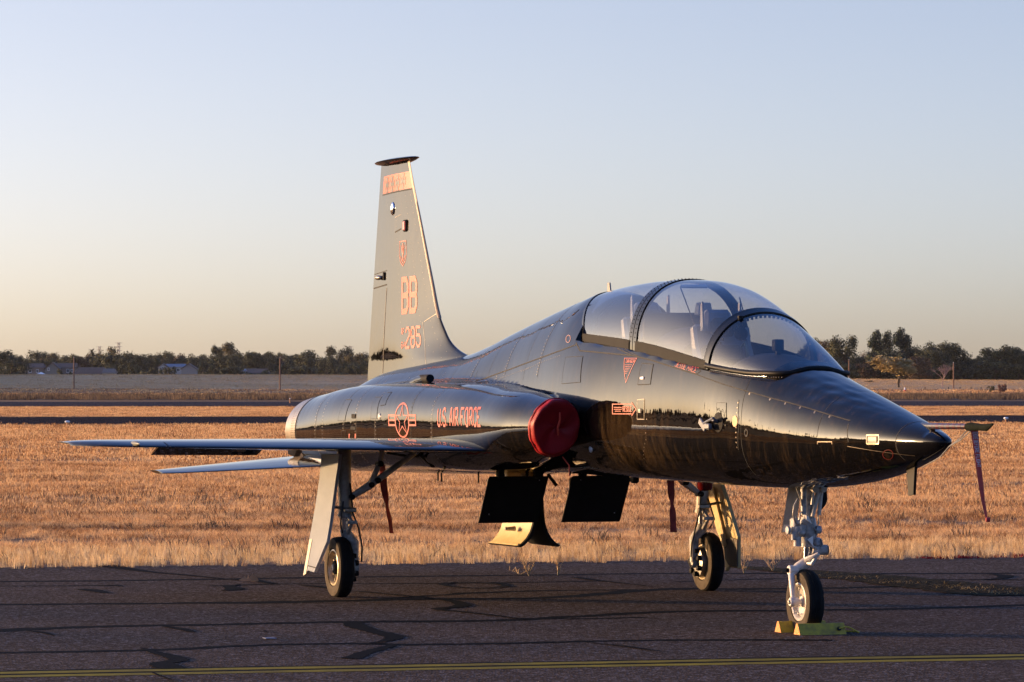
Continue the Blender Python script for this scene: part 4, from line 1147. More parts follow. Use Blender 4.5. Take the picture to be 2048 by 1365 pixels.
for side in (-1, 1):
    m = MB(); rows = []
    ys = [.3, .8, 1.2, 1.6, 2.0, 2.4, 2.8, 3.2, 3.5, 3.62, 3.70, 3.76, 3.80, 3.825, 3.84]
    for y in ys:
        le, te = wing_le(y), wing_te(y)
        if y > 3.6: le -= ((y - 3.6) / .24) ** 2.2 * .42
        ch = le - te
        th = (.150 - .026 * y) * (1 if y < 3.6 else math.sqrt(max(.02, 1 - ((y - 3.6) / .245) ** 2)))
        rows.append(foil((le, side * y, wing_z(y)), ch, th, 'z', .35))
    m.grid(rows, True)
    m.f.append(tuple((len(ys) - 1) * len(rows[0]) + i for i in range(len(rows[0]))))
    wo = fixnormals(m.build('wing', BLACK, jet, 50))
    wing_objs[side] = wo
    # drooped aileron hinged at the trailing edge
    m = MB()
    a0, a1 = 2.02, 2.95
    for y0 in (a0,):
        pts = []
        for y in (a0, a1):
            te = wing_te(y); z = wing_z(y)
            pts.append([(te + .03, side * y, z + .012), (te + .03, side * y, z - .018), (te - .29, side * y, z - .110), (te - .285, side * y, z - .098)])
        m.grid([p + [p[0]] for p in pts])
        m.add(pts[0], [(0, 1, 2, 3)]); m.add(pts[1], [(3, 2, 1, 0)])
    fixnormals(m.build('aileron', BLACK, wo, 30))
    # inboard flap
    m = MB(); pts = []
    for y in (.95, 1.95):
        te = wing_te(y); z = wing_z(y)
        pts.append([(te + .03, side * y, z + .014), (te + .03, side * y, z - .02), (te - .34, side * y, z - .035), (te - .34, side * y, z - .02)])
    m.grid([p + [p[0]] for p in pts]); m.add(pts[0], [(0, 1, 2, 3)]); m.add(pts[1], [(3, 2, 1, 0)])
    fixnormals(m.build('flap', BLACK, wo, 30))
    # leading-edge joint, wingtip light
    m = MB()
    y = 3.22
    lp = foil((wing_le(y) + .002, side * y, wing_z(y)), wing_le(y) - wing_te(y), .150 - .026 * y + .004, 'z', .35)
    lp2 = [(a, b + side * .008, c) for a, b, c in lp]
    m.grid([lp[:6], lp2[:6]]); m.grid([lp[-6:], lp2[-6:]])
    m.build('panel_seam', SEAM, wo, 0)
    m = MB(); m.lathe([(.001, -.14), (.014, -.12), (.022, -.06), (.024, 0), (.020, .07), (.001, .14)], (wing_le(3.45) - .06, side * 3.45, wing_z(3.45) + .002), (1, 0, 0), 14)
    m.build('position_light', LAMPG, wo, 60)
    # under-wing hinge fairing outboard of the leg
    m = MB(); m.prism([(-6.20, side * 1.86, wing_z(2) - .02), (-6.55, side * 1.86, wing_z(2) - .02), (-6.52, side * 1.86, wing_z(2) - .09), (-6.35, side * 1.86, wing_z(2) - .11)], (0, side * .05, 0))
    m.build('hinge_fairing', STEEL, wo, 30)

# root fillet strip: bright chafed edge where the leading edge meets the duct
# tailplanes ---------------------------------------------------------------
for side in (-1, 1):
    m = MB(); rows = []
    for y in (.42, .8, 1.2, 1.6, 2.0, 2.10, 2.15):
        le = -8.72 - (y - .7) * math.tan(math.radians(33)) - (0 if y < 2.05 else (y - 2.05) * 1.1)
        ch = 1.62 - (y - .7) * .72 - (0 if y < 2.05 else (y - 2.05) * 1.1)
        z = 1.075 - (y - .7) * math.tan(math.radians(4.2))
        loop = foil((le, side * y, z), ch, .075 - .022 * y, 'z')
        rows.append([(px_, py_, z + (pz_ - z) - (px_ - le + ch * .5) * math.tan(math.radians(2.0))) for px_, py_, pz_ in loop])
    m.grid(rows, True); m.f.append(tuple((len(rows) - 1) * len(rows[0]) + i for i in range(len(rows[0]))))
    tp = fixnormals(m.build('tailplane', BLACK, jet, 50))
    m = MB()
    m.prism([(-8.9, side * .82, 1.09), (-9.9, side * .74, 1.10), (-9.9, side * .74, 1.04), (-8.9, side * .82, 1.045)], (0, side * .05, 0))
    m.build('root_fairing', STEEL, tp, 30)

# tail fin -----------------------------------------------------------------
f_le = pchip([1.6, 2.0, 2.02, 2.07, 2.15, 2.25, 2.38, 2.7, 3.0, 3.3, 3.55, 3.83], [-6.9, -7.35, -7.47, -7.72, -7.95, -8.10, -8.25, -8.455, -8.64, -8.825, -8.985, -9.15])
f_te = pchip([1.6, 1.77, 3.83], [-10.46, -10.43, -9.99])
f_th = pchip([1.6, 2.0, 2.4, 3.83], [.20, .15, .11, .045])
f_hinge = pchip([1.6, 1.77, 2.66, 3.83], [-9.88, -9.85, -9.72, -9.4])
m = MB(); rows = []
zs = list(np.arange(1.62, 2.5, .02)) + list(np.arange(2.5, 3.83, .07)) + [3.83]
for z in zs:
    rows.append([(a, b, z) for a, b, _ in foil((f_le(z), 0, z), f_le(z) - f_te(z), f_th(z), 'y')])
m.grid(rows, True)
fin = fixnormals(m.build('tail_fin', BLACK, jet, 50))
BVF = bvh_of([fin])
# fin cap
m = MB(); rows = []
for t, w, dz in ((0, .0, .0), (.03, .035, .012), (.12, .075, .025), (.3, .11, .036), (.5, .125, .04), (.7, .11, .036), (.86, .07, .022), (.96, .03, .010), (1, .0, 0)):
    x = -8.93 - t * 1.22; z = 3.835 - t * .012
    rows.append([(x, -w, z), (x, -w * .6, z + dz * .35), (x, 0, z + dz * .5), (x, w * .6, z + dz * .35), (x, w, z), (x, w * .55, z - dz * .9), (x, 0, z - dz * 1.1), (x, -w * .55, z - dz * .9)])
m.grid(rows, True)
fixnormals(m.build('fin_cap', SATIN, fin, 60))
def fin_strip(name, pts, w, material, parent, off=.0015, bv=None, kind=None):
    """thin ribbon on the skin along a polyline given in (x,z)"""
    m = MB(); P = []
    for i in range(len(pts) - 1):
        a, b = np.array(pts[i]), np.array(pts[i + 1]); n = max(1, int(np.linalg.norm(b - a) / .04))
        P += [a + (b - a) * k / n for k in range(n)]
    P.append(np.array(pts[-1]))
    rows = []
    for i, p in enumerate(P):
        t = P[min(i + 1, len(P) - 1)] - P[max(i - 1, 0)]; t = t / (np.linalg.norm(t) + 1e-9); nn = np.array([-t[1], t[0]])
        row = []
        for s in (-.5, .5):
            q = p + nn * w * s; h, nm = side_hit(q[0], q[1], bv)
            if h is None: row = None; break
            row.append(tuple(h + nm * off))
        if row: rows.append(row)
    if len(rows) > 1: m.grid(rows)
    o = m.build(name, material, parent, 60)
    return o
fin_strip('rudder_gap', [(f_hinge(z), z) for z in np.arange(1.86, 2.69, .05)], .022, mat('rudder gap strip', (.05, .045, .035), .5), fin, .001, BVF)  # grey-brown strip along the rudder hinge line
fin_strip('rudder_gap', [(f_hinge(z) + .004, z) for z in np.arange(1.86, 2.69, .05)], .007, RIVET, fin, .003, BVF)
fin_strip('panel_seam', [(f_hinge(2.69), 2.69), (f_te(2.67) + .02, 2.665)], .012, SEAM, fin, .0015, BVF)
fin_strip('panel_seam', [(f_hinge(2.69) , 2.82), (f_te(2.8) + .02, 2.795)], .007, SEAM, fin, .0015, BVF)
fin_strip('panel_seam', [(f_le(2.40) - .03, 2.40), (f_le(2.36) - .35, 2.33)], .006, RIVET, fin, .0015, BVF)
fin_strip('panel_seam', [(f_le(2.40) - .35, 2.33), (f_le(2.0) - 1.0, 1.80)], .005, RIVET, fin, .0015, BVF)
fin_strip('panel_seam', [(-9.30, 3.32), (-9.47, 3.30)], .005, RIVET, fin, .0015, BVF)
fin_strip('panel_seam', [(-9.28, 3.19), (-9.46, 3.165)], .012, SEAM, fin, .0015, BVF)
# bare-metal leading edge of the fin
m = MB(); rows = []
for z in np.arange(2.36, 3.82, .03):
    le = f_le(z); th = f_th(z)
    rows.append([(le - .030, -th * .16 - .0015, z), (le - .014, -th * .115 - .002, z), (le + .003, -.001, z), (le + .003, .001, z), (le - .014, th * .115 + .002, z), (le - .030, th * .16 + .0015, z)])
m.grid(rows)
m.build('leading_edge_strip', mat('chafed edge tape', (.20, .14, .09), .45), fin, 60)
# rivets of the fin
def rivets(name, pts, parent, bv, r=.004, off=.001, material=None):
    m = MB()
    for (x, z) in pts:
        h, nm = side_hit(x, z, bv)
        if h is None: continue
        a = Vector((1, 0, 0)); b = nm.cross(a).normalized(); a = b.cross(nm).normalized()
        V = [h + nm * off + (a * math.cos(q) + b * math.sin(q)) * r for q in np.arange(0, 6.28, 1.047)]
        m.add(V, [(0, 1, 2, 3, 4, 5)])
    return tag(m.build(name, material or RIVET, parent, 0), kind='stuff')
pts = []
for k, fx in enumerate((.10, .22, .48)):
    for z in np.arange(1.95, 3.5, .055):
        pts.append((f_le(z) - (f_le(z) - f_te(z)) * fx, z))
rivets('rivet', pts, fin, BVF, .0035)

# ---------------------------------------------------------------- lettering (stroke font, painted markings)
GL = {
 'A': ([[(0, 0), (1.5, 6), (2.5, 6), (4, 0)], [(.6, 2), (3.4, 2)]], 4), 'B': ([[(0, 0), (3, 0), (4, 1), (4, 2.3), (3.3, 3), (4, 3.7), (4, 5), (3, 6), (0, 6), (0, 0)], [(0, 3), (3.3, 3)]], 4),
 'C': ([[(4, 4.6), (4, 5), (3, 6), (1, 6), (0, 5), (0, 1), (1, 0), (3, 0), (4, 1), (4, 1.4)]], 4), 'D': ([[(0, 0), (3, 0), (4, 1), (4, 5), (3, 6), (0, 6), (0, 0)]], 4),
 'E': ([[(4, 6), (0, 6), (0, 0), (4, 0)], [(0, 3), (3, 3)]], 4), 'F': ([[(0, 0), (0, 6), (4, 6)], [(0, 3.1), (3, 3.1)]], 4),
 'G': ([[(4, 4.8), (4, 5), (3, 6), (1, 6), (0, 5), (0, 1), (1, 0), (3, 0), (4, 1), (4, 2.8), (2.4, 2.8)]], 4), 'I': ([[(0, 0), (0, 6)]], 0),
 'J': ([[(0, 1.6), (0, 1), (1, 0), (2.6, 0), (3.6, 1), (3.6, 6)]], 3.6), 'M': ([[(0, 0), (0, 6), (2.2, 2.4), (4.4, 6), (4.4, 0)]], 4.4),
 'N': ([[(0, 0), (0, 6), (4, 0), (4, 6)]], 4), 'O': ([[(1, 0), (3, 0), (4, 1), (4, 5), (3, 6), (1, 6), (0, 5), (0, 1), (1, 0)]], 4),
 'R': ([[(0, 0), (0, 6), (3, 6), (4, 5), (4, 3.8), (3, 2.8), (0, 2.8)], [(2, 2.8), (4, 0)]], 4), 'S': ([[(4, 4.7), (4, 5), (3, 6), (1, 6), (0, 5), (0, 4), (1, 3.05), (3, 3.05), (4, 2.1), (4, 1), (3, 0), (1, 0), (0, 1), (0, 1.3)]], 4),
 'U': ([[(0, 6), (0, 1), (1, 0), (3, 0), (4, 1), (4, 6)]], 4), '.': ([[(0, 0), (0, .7)]], 0.2), ' ': ([], 1.2),
 '2': ([[(0, 4.6), (0, 5), (1, 6), (3, 6), (4, 5), (4, 3.7), (0, 1.2), (0, 0), (4, 0)]], 4), '8': ([[(1, 0), (3, 0), (4, 1), (4, 2.3), (3.3, 3.05), (4, 3.8), (4, 5), (3, 6), (1, 6), (0, 5), (0, 3.8), (.7, 3.05), (0, 2.3), (0, 1), (1, 0)], [(.7, 3.05), (3.3, 3.05)]], 4),
 '5': ([[(4, 6), (0, 6), (0, 3.5), (3, 3.5), (4, 2.5), (4, 1), (3, 0), (1, 0), (0, 1), (0, 1.4)]], 4), '6': ([[(4, 4.6), (4, 5), (3, 6), (1, 6), (0, 5), (0, 1), (1, 0), (3, 0), (4, 1), (4, 2.4), (3, 3.4), (0, 3.4)]], 4),
 '4': ([[(3, 0), (3, 6), (0, 2), (4, 2)]], 4), 'V': ([[(0, 6), (2, 0), (4, 6)]], 4), 'L': ([[(0, 6), (0, 0), (4, 0)]], 4), 'H': ([[(0, 0), (0, 6)], [(4, 0), (4, 6)], [(0, 3), (4, 3)]], 4), 'T': ([[(2, 0), (2, 6)], [(0, 6), (4, 6)]], 4),
}
def ribbon2d(pl, w, step=.03):
    """polyline -> list of quads in 2D with mitred joints, cut into short pieces"""
    P = [np.array(p, float) for p in pl]; closed = np.linalg.norm(P[0] - P[-1]) < 1e-6
    n = len(P); Ls, Rs = [], []
    for i in range(n):
        if closed: a, b, c = P[(i - 1) if i > 0 else n - 2], P[i], P[(i + 1) if i < n - 1 else 1]
        else: a, b, c = P[max(i - 1, 0)], P[i], P[min(i + 1, n - 1)]
        t1 = b - a; t2 = c - b
        t1 = t1 / (np.linalg.norm(t1) or 1); t2 = t2 / (np.linalg.norm(t2) or 1)
        if np.linalg.norm(b - a) < 1e-9: t1 = t2
        if np.linalg.norm(c - b) < 1e-9: t2 = t1
        n1 = np.array([-t1[1], t1[0]]); n2 = np.array([-t2[1], t2[0]])
        mm = n1 + n2; mm = mm / (np.linalg.norm(mm) or 1); k = min(1 / max(.35, mm @ n1), 2.2)
        Ls.append(b + mm * w / 2 * k); Rs.append(b - mm * w / 2 * k)
    Q = []
    for i in range(n - 1):
        m_ = max(1, int(np.linalg.norm(P[i + 1] - P[i]) / step))
        for j in range(m_):
            a, b = j / m_, (j + 1) / m_
            Q.append([Ls[i] + (Ls[i + 1] - Ls[i]) * a, Ls[i] + (Ls[i + 1] - Ls[i]) * b, Rs[i] + (Rs[i + 1] - Rs[i]) * b, Rs[i] + (Rs[i + 1] - Rs[i]) * a])
    return Q
def text_quads(s, cw, chh, stroke, gap=1.4, slant=0.0):
    Q = []; x = 0
    for chx in s:
        pls, w = GL[chx]
        for pl in pls:
            pp = [((x + a + slant * b) * cw / 4, b * chh / 6) for a, b in pl]
            Q += ribbon2d(pp, stroke)
        x += w + gap * (1 if chx != ' ' else .6)
    return Q, (x - gap) * cw / 4
def decal(name, Q, fmap, material, parent, bv, off=.0022):
    """paint quads on the skin: fmap takes 2D to (x, z) of the jet's side view"""
    m = MB()
    for q in Q:
        P = []
        for p in q:
            x, z = fmap(p); h, nm = side_hit(x, z, bv)
            if h is None: P = None; break
            P.append(h + nm * off)
        if P: m.add(P, [(0, 1, 2, 3)])
    return m.build(name, material, parent, 60)
def quad_map(c00, c10, c01, c11, W, H, bv):
    """bilinear map so that the text box (0..W, 0..H) lands on four skin points seen at four photo pixels"""
    K = []
    for (u, v) in (c00, c10, c01, c11):
        h, _ = px_hit(u, v, bv); K.append(np.array([h.x, h.z]))
    def f(p):
        s, t = p[0] / W, p[1] / H
        return tuple((1 - s) * (1 - t) * K[0] + s * (1 - t) * K[1] + (1 - s) * t * K[2] + s * t * K[3])
    return f
def place_text(name, s, box, stroke, parent, bv, cw=.6, chh=1.0, gap=1.4, slant=0, material=None):
    Q, W = text_quads(s, cw, chh, stroke, gap, slant)
    f = quad_map(*box, W, chh, bv)
    return decal(name, Q, f, material or RED, parent, bv)

# fin markings
place_text('tail_code_letters', 'BB', ((805, 624), (833, 621), (805, 560), (833, 557)), .17, fin, BVF, cw=.62, gap=1.9)
place_text('serial_number', '285', ((812, 696), (841, 692), (812, 657), (841, 654)), .15, fin, BVF, cw=.62, gap=1.7)
place_text('serial_prefix', 'AF', ((803, 670), (809, 669), (803, 658), (809, 657)), .15, fin, BVF, cw=.62, gap=1.8)
place_text('serial_prefix', '64', ((803, 697), (810, 696), (803, 685), (810, 684)), .15, fin, BVF, cw=.62, gap=1.8)
# red band with black crosses
m = MB(); rows = []
def band_z(x, z): return z
def poly_on(pxs, n, bv, off):
    """bilinear patch over four photo pixels (bl, br, tl, tr)"""
    f = quad_map(*pxs, 1, 1, bv); rows = []
    for j in range(n + 1):
        row = []
        for i in range(n + 1):
            x, z = f((i / n, j / n)); h, nm = side_hit(x, z, bv); row.append(tuple(h + nm * off) if h is not None else None)
        rows.append(row)
    return rows
rows = poly_on(((766, 389), (826.0, 376), (768.5, 354), (819.5, 343)), 10, BVF, .0016)
m.grid(rows); m.build('red_band', RED, fin, 60)
fin_strip('panel_seam', [tuple(np.array(px_hit(765.5, 391, BVF)[0])[[0, 2]]), tuple(np.array(px_hit(826, 378, BVF)[0])[[0, 2]])], .009, SEAM, fin, .0025, BVF)
for i, (u, v) in enumerate(((775, 371), (785, 368.5), (795.5, 366), (806.5, 363))):
    h, _ = px_hit(u, v, BVF); x0, z0 = h.x, h.z
    arm = [(.012, .015), (.04, .075), (.0, .066), (-.04, .075), (-.012, .015)]
    Q = []
    for k in range(4):
        c, s = round(math.cos(k * math.pi / 2)), round(math.sin(k * math.pi / 2))
        A = [(a * c - b * s, a * s + b * c) for a, b in arm]
        Q += [[A[0], A[1], A[2], A[2]], [A[4], A[0], A[2], A[2]], [A[4], A[2], A[3], A[3]]]
    cr = .013
    Q.append([(-cr, -cr), (cr, -cr), (cr, cr), (-cr, cr)])
    Q = [[np.array(p) * np.array([.85, 1.0]) for p in q] for q in Q]
    decal('cross_emblem', Q, lambda p: (x0 + p[0], z0 + p[1]), mat('grey black marking paint', (.022, .022, .022), .4), fin, BVF, .0034)
# command shield on the fin
f = quad_map((799, 534), (813, 531), (799, 484), (813, 482), 1, 1, BVF)
sh = [(0.05, 1), (.95, 1), (1, .45), (.85, .2), (.5, 0), (.15, .2), (0, .45), (.05, 1)]
Q = ribbon2d(sh, .045, .2) + ribbon2d([(.5, .93), (.5, .22)], .09, .2) + ribbon2d([(.28, .85), (.46, .42)], .06, .2) + ribbon2d([(.72, .85), (.54, .42)], .06, .2) + ribbon2d([(.15, .42), (.35, .25), (.5, .12), (.65, .25), (.85, .42)], .045, .2)
decal('command_shield', Q, f, RED, fin, BVF)
# fin lights and blade
h, nm = px_hit(786, 418, BVF); m = MB(); m.ball((h.x, h.y, h.z), 1, 12, 10, (.05, .022, .062)); m.build('position_light', CHROME, fin, 60)
h, _ = px_hit(811, 452, BVF); m = MB(); m.box((h.x, h.y, h.z), (.085, .03, .11), bev=.01); bo = m.build('beacon_housing', DARK, fin, 30)
m = MB(); m.box((h.x + .004, h.y - .012, h.z), (.06, .02, .085), bev=.008); m.build('beacon_lens', mat('pink beacon glass', (.5, .14, .12), .2), fin, 30)
h, _ = px_hit(769, 553, BVF); m = MB(); m.box((h.x, h.y - .004, h.z), (.035, .02, .075), bev=.006); m.build('vent_slot', DARK, fin, 30)
h = L(757, 556, 1, -.04); m = MB(); m.ball(tuple(h), 1, 12, 8, (.09, .03, .022)); m.build('fuel_vent', STEEL, fin, 60)

# ---------------------------------------------------------------- skin seams, panels, rivets
def ring_seam(x, a0, a1, w=.006, parent=None, n=40, dark=True, off=.0012):
    """seam following the frame at station x between two angles (degrees, 0 = port, 90 = top, 180 = starboard)"""
    m = MB(); rows = []
    for a in np.linspace(math.radians(a0), math.radians(a1), n):
        p, q = body_pt(x - w / 2, a), body_pt(x + w / 2, a)
        c = np.array([0, math.cos(a), math.sin(a)]) * off
        rows.append([tuple(p + c), tuple(q + c)])
    m.grid(rows)
    return m.build('panel_seam', SEAM if dark else RIVET, parent or fus, 60)
def line_seam(pxs, w=.006, dark=True, off=.0015, bv=None, parent=None, name='panel_seam'):
    pts = []
    for (u, v) in pxs:
        h, _ = px_hit(u, v, bv)
        if h is not None: pts.append((h.x, h.z))
    if len(pts) > 1: return fin_strip(name, pts, w, SEAM if dark else RIVET, parent or fus, off, bv or BV)
def line_rivets(pxs, spacing=.03, r=.003, bv=None, material=None, parent=None):
    pts = []
    for (u, v) in pxs:
        h, _ = px_hit(u, v, bv)
        if h is not None: pts.append(np.array((h.x, h.z)))
    out = []
    for a, b in zip(pts[:-1], pts[1:]):
        n = max(1, int(np.linalg.norm(b - a) / spacing)); out += [tuple(a + (b - a) * k / n) for k in range(n)]
    rivets('rivet', out, parent or fus, bv or BV, r, .0012, material)

# ---------------------------------------------------------------- canopy and windshield
def can_pt(x, th, off=0.0):
    zs, w, zc = float(f_sill(x)) - .03, float(f_wc(x)), float(f_zc(x))
    n = 2.0 + .25 * min(1.0, max(0.0, (-.5 - x) / 1.2))
    c, s = math.cos(th), math.sin(th)
    k = (abs(c) ** n + abs(s) ** n) ** (-1 / n)
    return (x, (w + off) * k * c, zs + (zc - zs + off) * k * s)
def can_patch(name, xf, xb, a0, a1, material, parent, off=0.0, nx=24, na=64, thick=None, smooth=60, **tags):
    """piece of the canopy skin between two station curves (functions of angle) and two angles"""
    m = MB(); rows = []
    for a in np.linspace(a0, a1, na):
        rows.append([can_pt(xf(a) + (xb(a) - xf(a)) * t, a, off) for t in np.linspace(0, 1, nx)])
    m.grid(rows)
    if thick:
        rows2 = []
        for a in np.linspace(a0, a1, na):
            rows2.append([can_pt(xf(a) + (xb(a) - xf(a)) * t, a, off - thick) for t in np.linspace(0, 1, nx)])
        m.grid([r[::-1] for r in rows2])
        m.grid([[r[0] for r in rows], [r[0] for r in rows2]]); m.grid([[r[-1] for r in rows2], [r[-1] for r in rows]])
        m.grid([rows[0][::-1], rows2[0][::-1]]); m.grid([rows[-1], rows2[-1]])
    return m.build(name, material, parent, smooth, **tags)
cst = lambda v: (lambda a: v)
bow = lambda a: -.74 - .06 * (1 - math.sin(a))
mid0 = lambda a: -2.155
mid1 = lambda a: -2.285
rear = lambda a: -3.46 - .36 * max(0.0, math.sin(a)) ** 1.5
EPS = .005
ws = can_patch('windshield', cst(.229), bow, 0, math.pi, WSGLASS, jet, nx=40)
c1 = can_patch('canopy', bow, mid0, 0, math.pi, GLASS, jet, nx=30); c1['label'] = 'front canopy over the forward seat'
c2 = can_patch('canopy', mid1, rear, 0, math.pi, GLASS, jet, nx=30); c2['label'] = 'rear canopy over the aft seat'
# frames
can_patch('windshield_bow', lambda a: bow(a) + .030, lambda a: bow(a) - .022, 0, math.pi, FRAMEM, ws, .010, 4, 64, .03, 40)
can_patch('canopy_frame_trim', lambda a: bow(a) - .026, lambda a: bow(a) - .062, 0, math.pi, BLACK, c1, .006, 3, 64, .02, 40)  # gloss black trim strip just behind the windshield bow
can_patch('canopy_bow', lambda a: mid0(a) + .012, lambda a: mid0(a) - .056, 0, math.pi, BLACK, c1, .007, 4, 64, .03, 40)
can_patch('canopy_bow', lambda a: mid1(a) + .058, lambda a: mid1(a) - .016, 0, math.pi, BLACK, c2, .006, 4, 64, .03, 40)
can_patch('canopy_bow', lambda a: rear(a) + .022, lambda a: rear(a) - .022, 0, math.pi, FRAMEM, c2, .006, 4, 64, .03, 40)
def bow_rivets(xf, parent, a0=.25, a1=math.pi - .12, n=46, off=.0085):
    m = MB()
    for a in np.linspace(a0, a1, n):
        p = can_pt(xf(a), a, off); m.ball(p, .0035, 6, 4)
    return tag(m.build('rivet', DARK, parent, 60), kind='stuff')
bow_rivets(lambda a: mid0(a) - .022, c1); bow_rivets(lambda a: mid1(a) + .02, c2)
# canopy sill frames: a brighter lip, then a deep rail
for par, xf, xb in ((c1, bow, mid0), (c2, mid1, rear)):
    for s in (0, 1):
        a_in, a_lo = (.11, -.02) if s == 0 else (math.pi - .11, math.pi + .02)
        a_l0, a_l1 = (.135, .11) if s == 0 else (math.pi - .135, math.pi - .11)
        can_patch('canopy_rail', xf, xb, a_in, a_lo, DARK, par, .012, 26, 6, .02, 40)
        can_patch('canopy_rail_lip', xf, xb, a_l0, a_l1, DARK, par, .009, 26, 3, .012, 40)
# windshield base seal
def down_hit(x, y):
    h = BV.ray_cast(Vector((x, y, 4)), Vector((0, 0, -1))); return h[0], h[1]
pts = []
for x in list(np.arange(-.80, .02, .06)) + [.02, .07, .12, .15, .18, .2, .215, .224]:
    pts.append((x, float(f_wc(x))))
P = []
for x, w in pts:
    z = can_pt(x, math.pi)[2] + .03
    h, _ = down_hit(x, -w - .012)
    P.append((x, -w - .006, max(h.z if h else z, z - .004)))
h, _ = down_hit(.228, 0)
full = P + [(.229, 0, h.z)] + [(a, -b, c) for a, b, c in P[::-1]]
m = MB(); m.tube(full, .020, 8); m.build('windshield_seal', RUBBER, ws, 60)
m = MB()
for k in range(2, len(P) - 1):
    for t in (0, .5):
        a, b = np.array(P[k]), np.array(P[k + 1]); q = a + (b - a) * t
        m.ball((q[0], q[1] - .03, q[2] - .028), .0055, 6, 4)
tag(m.build('rivet', RIVET, ws, 60), kind='stuff')
# inner sealing beads along the windshield bow
m = MB()
for a in np.linspace(.5, math.pi - .5, 26):
    p = can_pt(bow(a) + .05, a, -.018); m.box(p, (.02, .012, .02))
tag(m.build('bow_clip', DARK, ws, 0), kind='stuff')

# ---------------------------------------------------------------- cockpit
def seat(x0, z0, lab):
    m = MB()
    m.box((x0 - .10, 0, z0 - .06), (.10, .40, .50), Matrix.Rotation(math.radians(-12), 3, 'Y'), .02)
    m.box((x0 - .14, 0, z0 + .20), (.12, .26, .20), Matrix.Rotation(math.radians(-8), 3, 'Y'), .03, .8)
    st = m.build('ejection_seat', SEATM, jet, 30); st['label'] = lab
    m = MB()
    for s in (-1, 1):
        pr = [(x0 - .06, z0 - .30), (x0 + .05, z0 - .30), (x0 + .06, z0 - .08), (x0 - .02, z0 + .04), (x0 - .06, z0 + .17), (x0 - .09, z0 + .16), (x0 - .07, z0 + .0), (x0 - .01, z0 - .10)]
        m.prism([(a, s * .21 - .015, b) for a, b in pr], (0, .03, 0))
    m.build('seat_rail', SEATW, st, 30)
    m = MB(); m.box((x0 - .02, 0, z0 + .17), (.09, .20, .14), Matrix.Rotation(math.radians(-8), 3, 'Y'), .035); m.build('headrest', CUSH, st, 40)
    m = MB(); m.box((x0 - .01, 0, z0 - .13), (.08, .32, .34), Matrix.Rotation(math.radians(-14), 3, 'Y'), .03); m.build('back_cushion', CUSH, st, 40)
    m = MB()
    for s in (-1, 1): m.prism([(x0 - .09, s * .15 - .006, z0 + .14), (x0 - .03, s * .15 - .006, z0 + .14), (x0 - .05, s * .15 - .006, z0 + .36), (x0 - .08, s * .15 - .006, z0 + .34)], (0, .012, 0))
    m.build('canopy_breaker', SEATM, st, 30)
    m = MB()
    for s in (-1, 1): m.tube([(x0 + .04, s * .12, z0 + .02), (x0 + .09, s * .13, z0 + .06), (x0 + .10, s * .15, z0 - .03), (x0 + .06, s * .17, z0 - .14)], .011, 8)
    m.build('harness_strap', mat('pale green strap', (.20, .22, .17), .8), st, 60)
seat(-1.52, 2.02, 'front ejection seat'); seat(-2.98, 2.10, 'rear ejection seat')
def shroud(x0, z0, w, parent_name, ln=.62, hh=.17):
    m = MB(); rows = []
    for t in np.linspace(0, 1, 9):
        x = x0 + ln * t; k = math.cos(t * 1.35); hw = w * (1 - .25 * t)
        rows.append([(x, hw * math.cos(a), z0 - .12 + (hh * k + .10) * max(0.0, math.sin(a)) ** .8) for a in np.linspace(0, math.pi, 17)])
    m.grid(rows); m.f.append(tuple(range(17)))
    return m.build(parent_name, PANELM, jet, 50)
sh1 = shroud(-.62, 1.88, .35, 'instrument_shroud', .72, .13)
sh2 = shroud(-2.12, 2.10, .33, 'instrument_shroud', .40, .12)
m = MB(); m.box((-.42, -.03, 2.045), (.07, .07, .085), bev=.008); m.box((-.42, -.03, 2.0), (.03, .03, .06)); m.build('gunsight', DARK, sh1, 30)
m = MB(); m.ball((-.70, -.20, 2.13), .055, 14, 10, (1, .9, .9)); m.box((-.72, -.20, 2.20), (.03, .03, .12)); m.build('standby_compass', DARK, sh1, 50)
m = MB(); m.box((-1.98, .02, 2.33), (.10, .12, .10), bev=.01, taper=.8); m.box((-1.98, .02, 2.26), (.03, .02, .1)); m.build('seat_drogue_box', SEATW, sh2, 30)
m = MB(); m.box((-2.12, .0, 2.505), (.03, .22, .028), bev=.008); m.build('rear_view_mirror', mat('mirror frame', (.25, .26, .30), .2, metal=.7), c1, 30)
m = MB(); m.tube([(-1.95, .30, 2.42), (-1.62, .25, 2.12)], .005, 6); m.tube([(-2.10, -.12, 2.50), (-1.80, -.10, 2.15)], .005, 6); m.build('canopy_cable', DARK, c1, 60)
# dark cockpit tub sides seen through the glass
m = MB()
m.box((-2.36, 0, 2.16), (.03, .64, .30), bev=.01)
m.prism([(-3.50, y, z) for y, z in ((-.30, 2.10), (.30, 2.10), (.26, 2.30), (.12, 2.42), (-.12, 2.42), (-.26, 2.30))], (.03, 0, 0))
m.build('cockpit_bulkhead', PANELM, jet, 30)

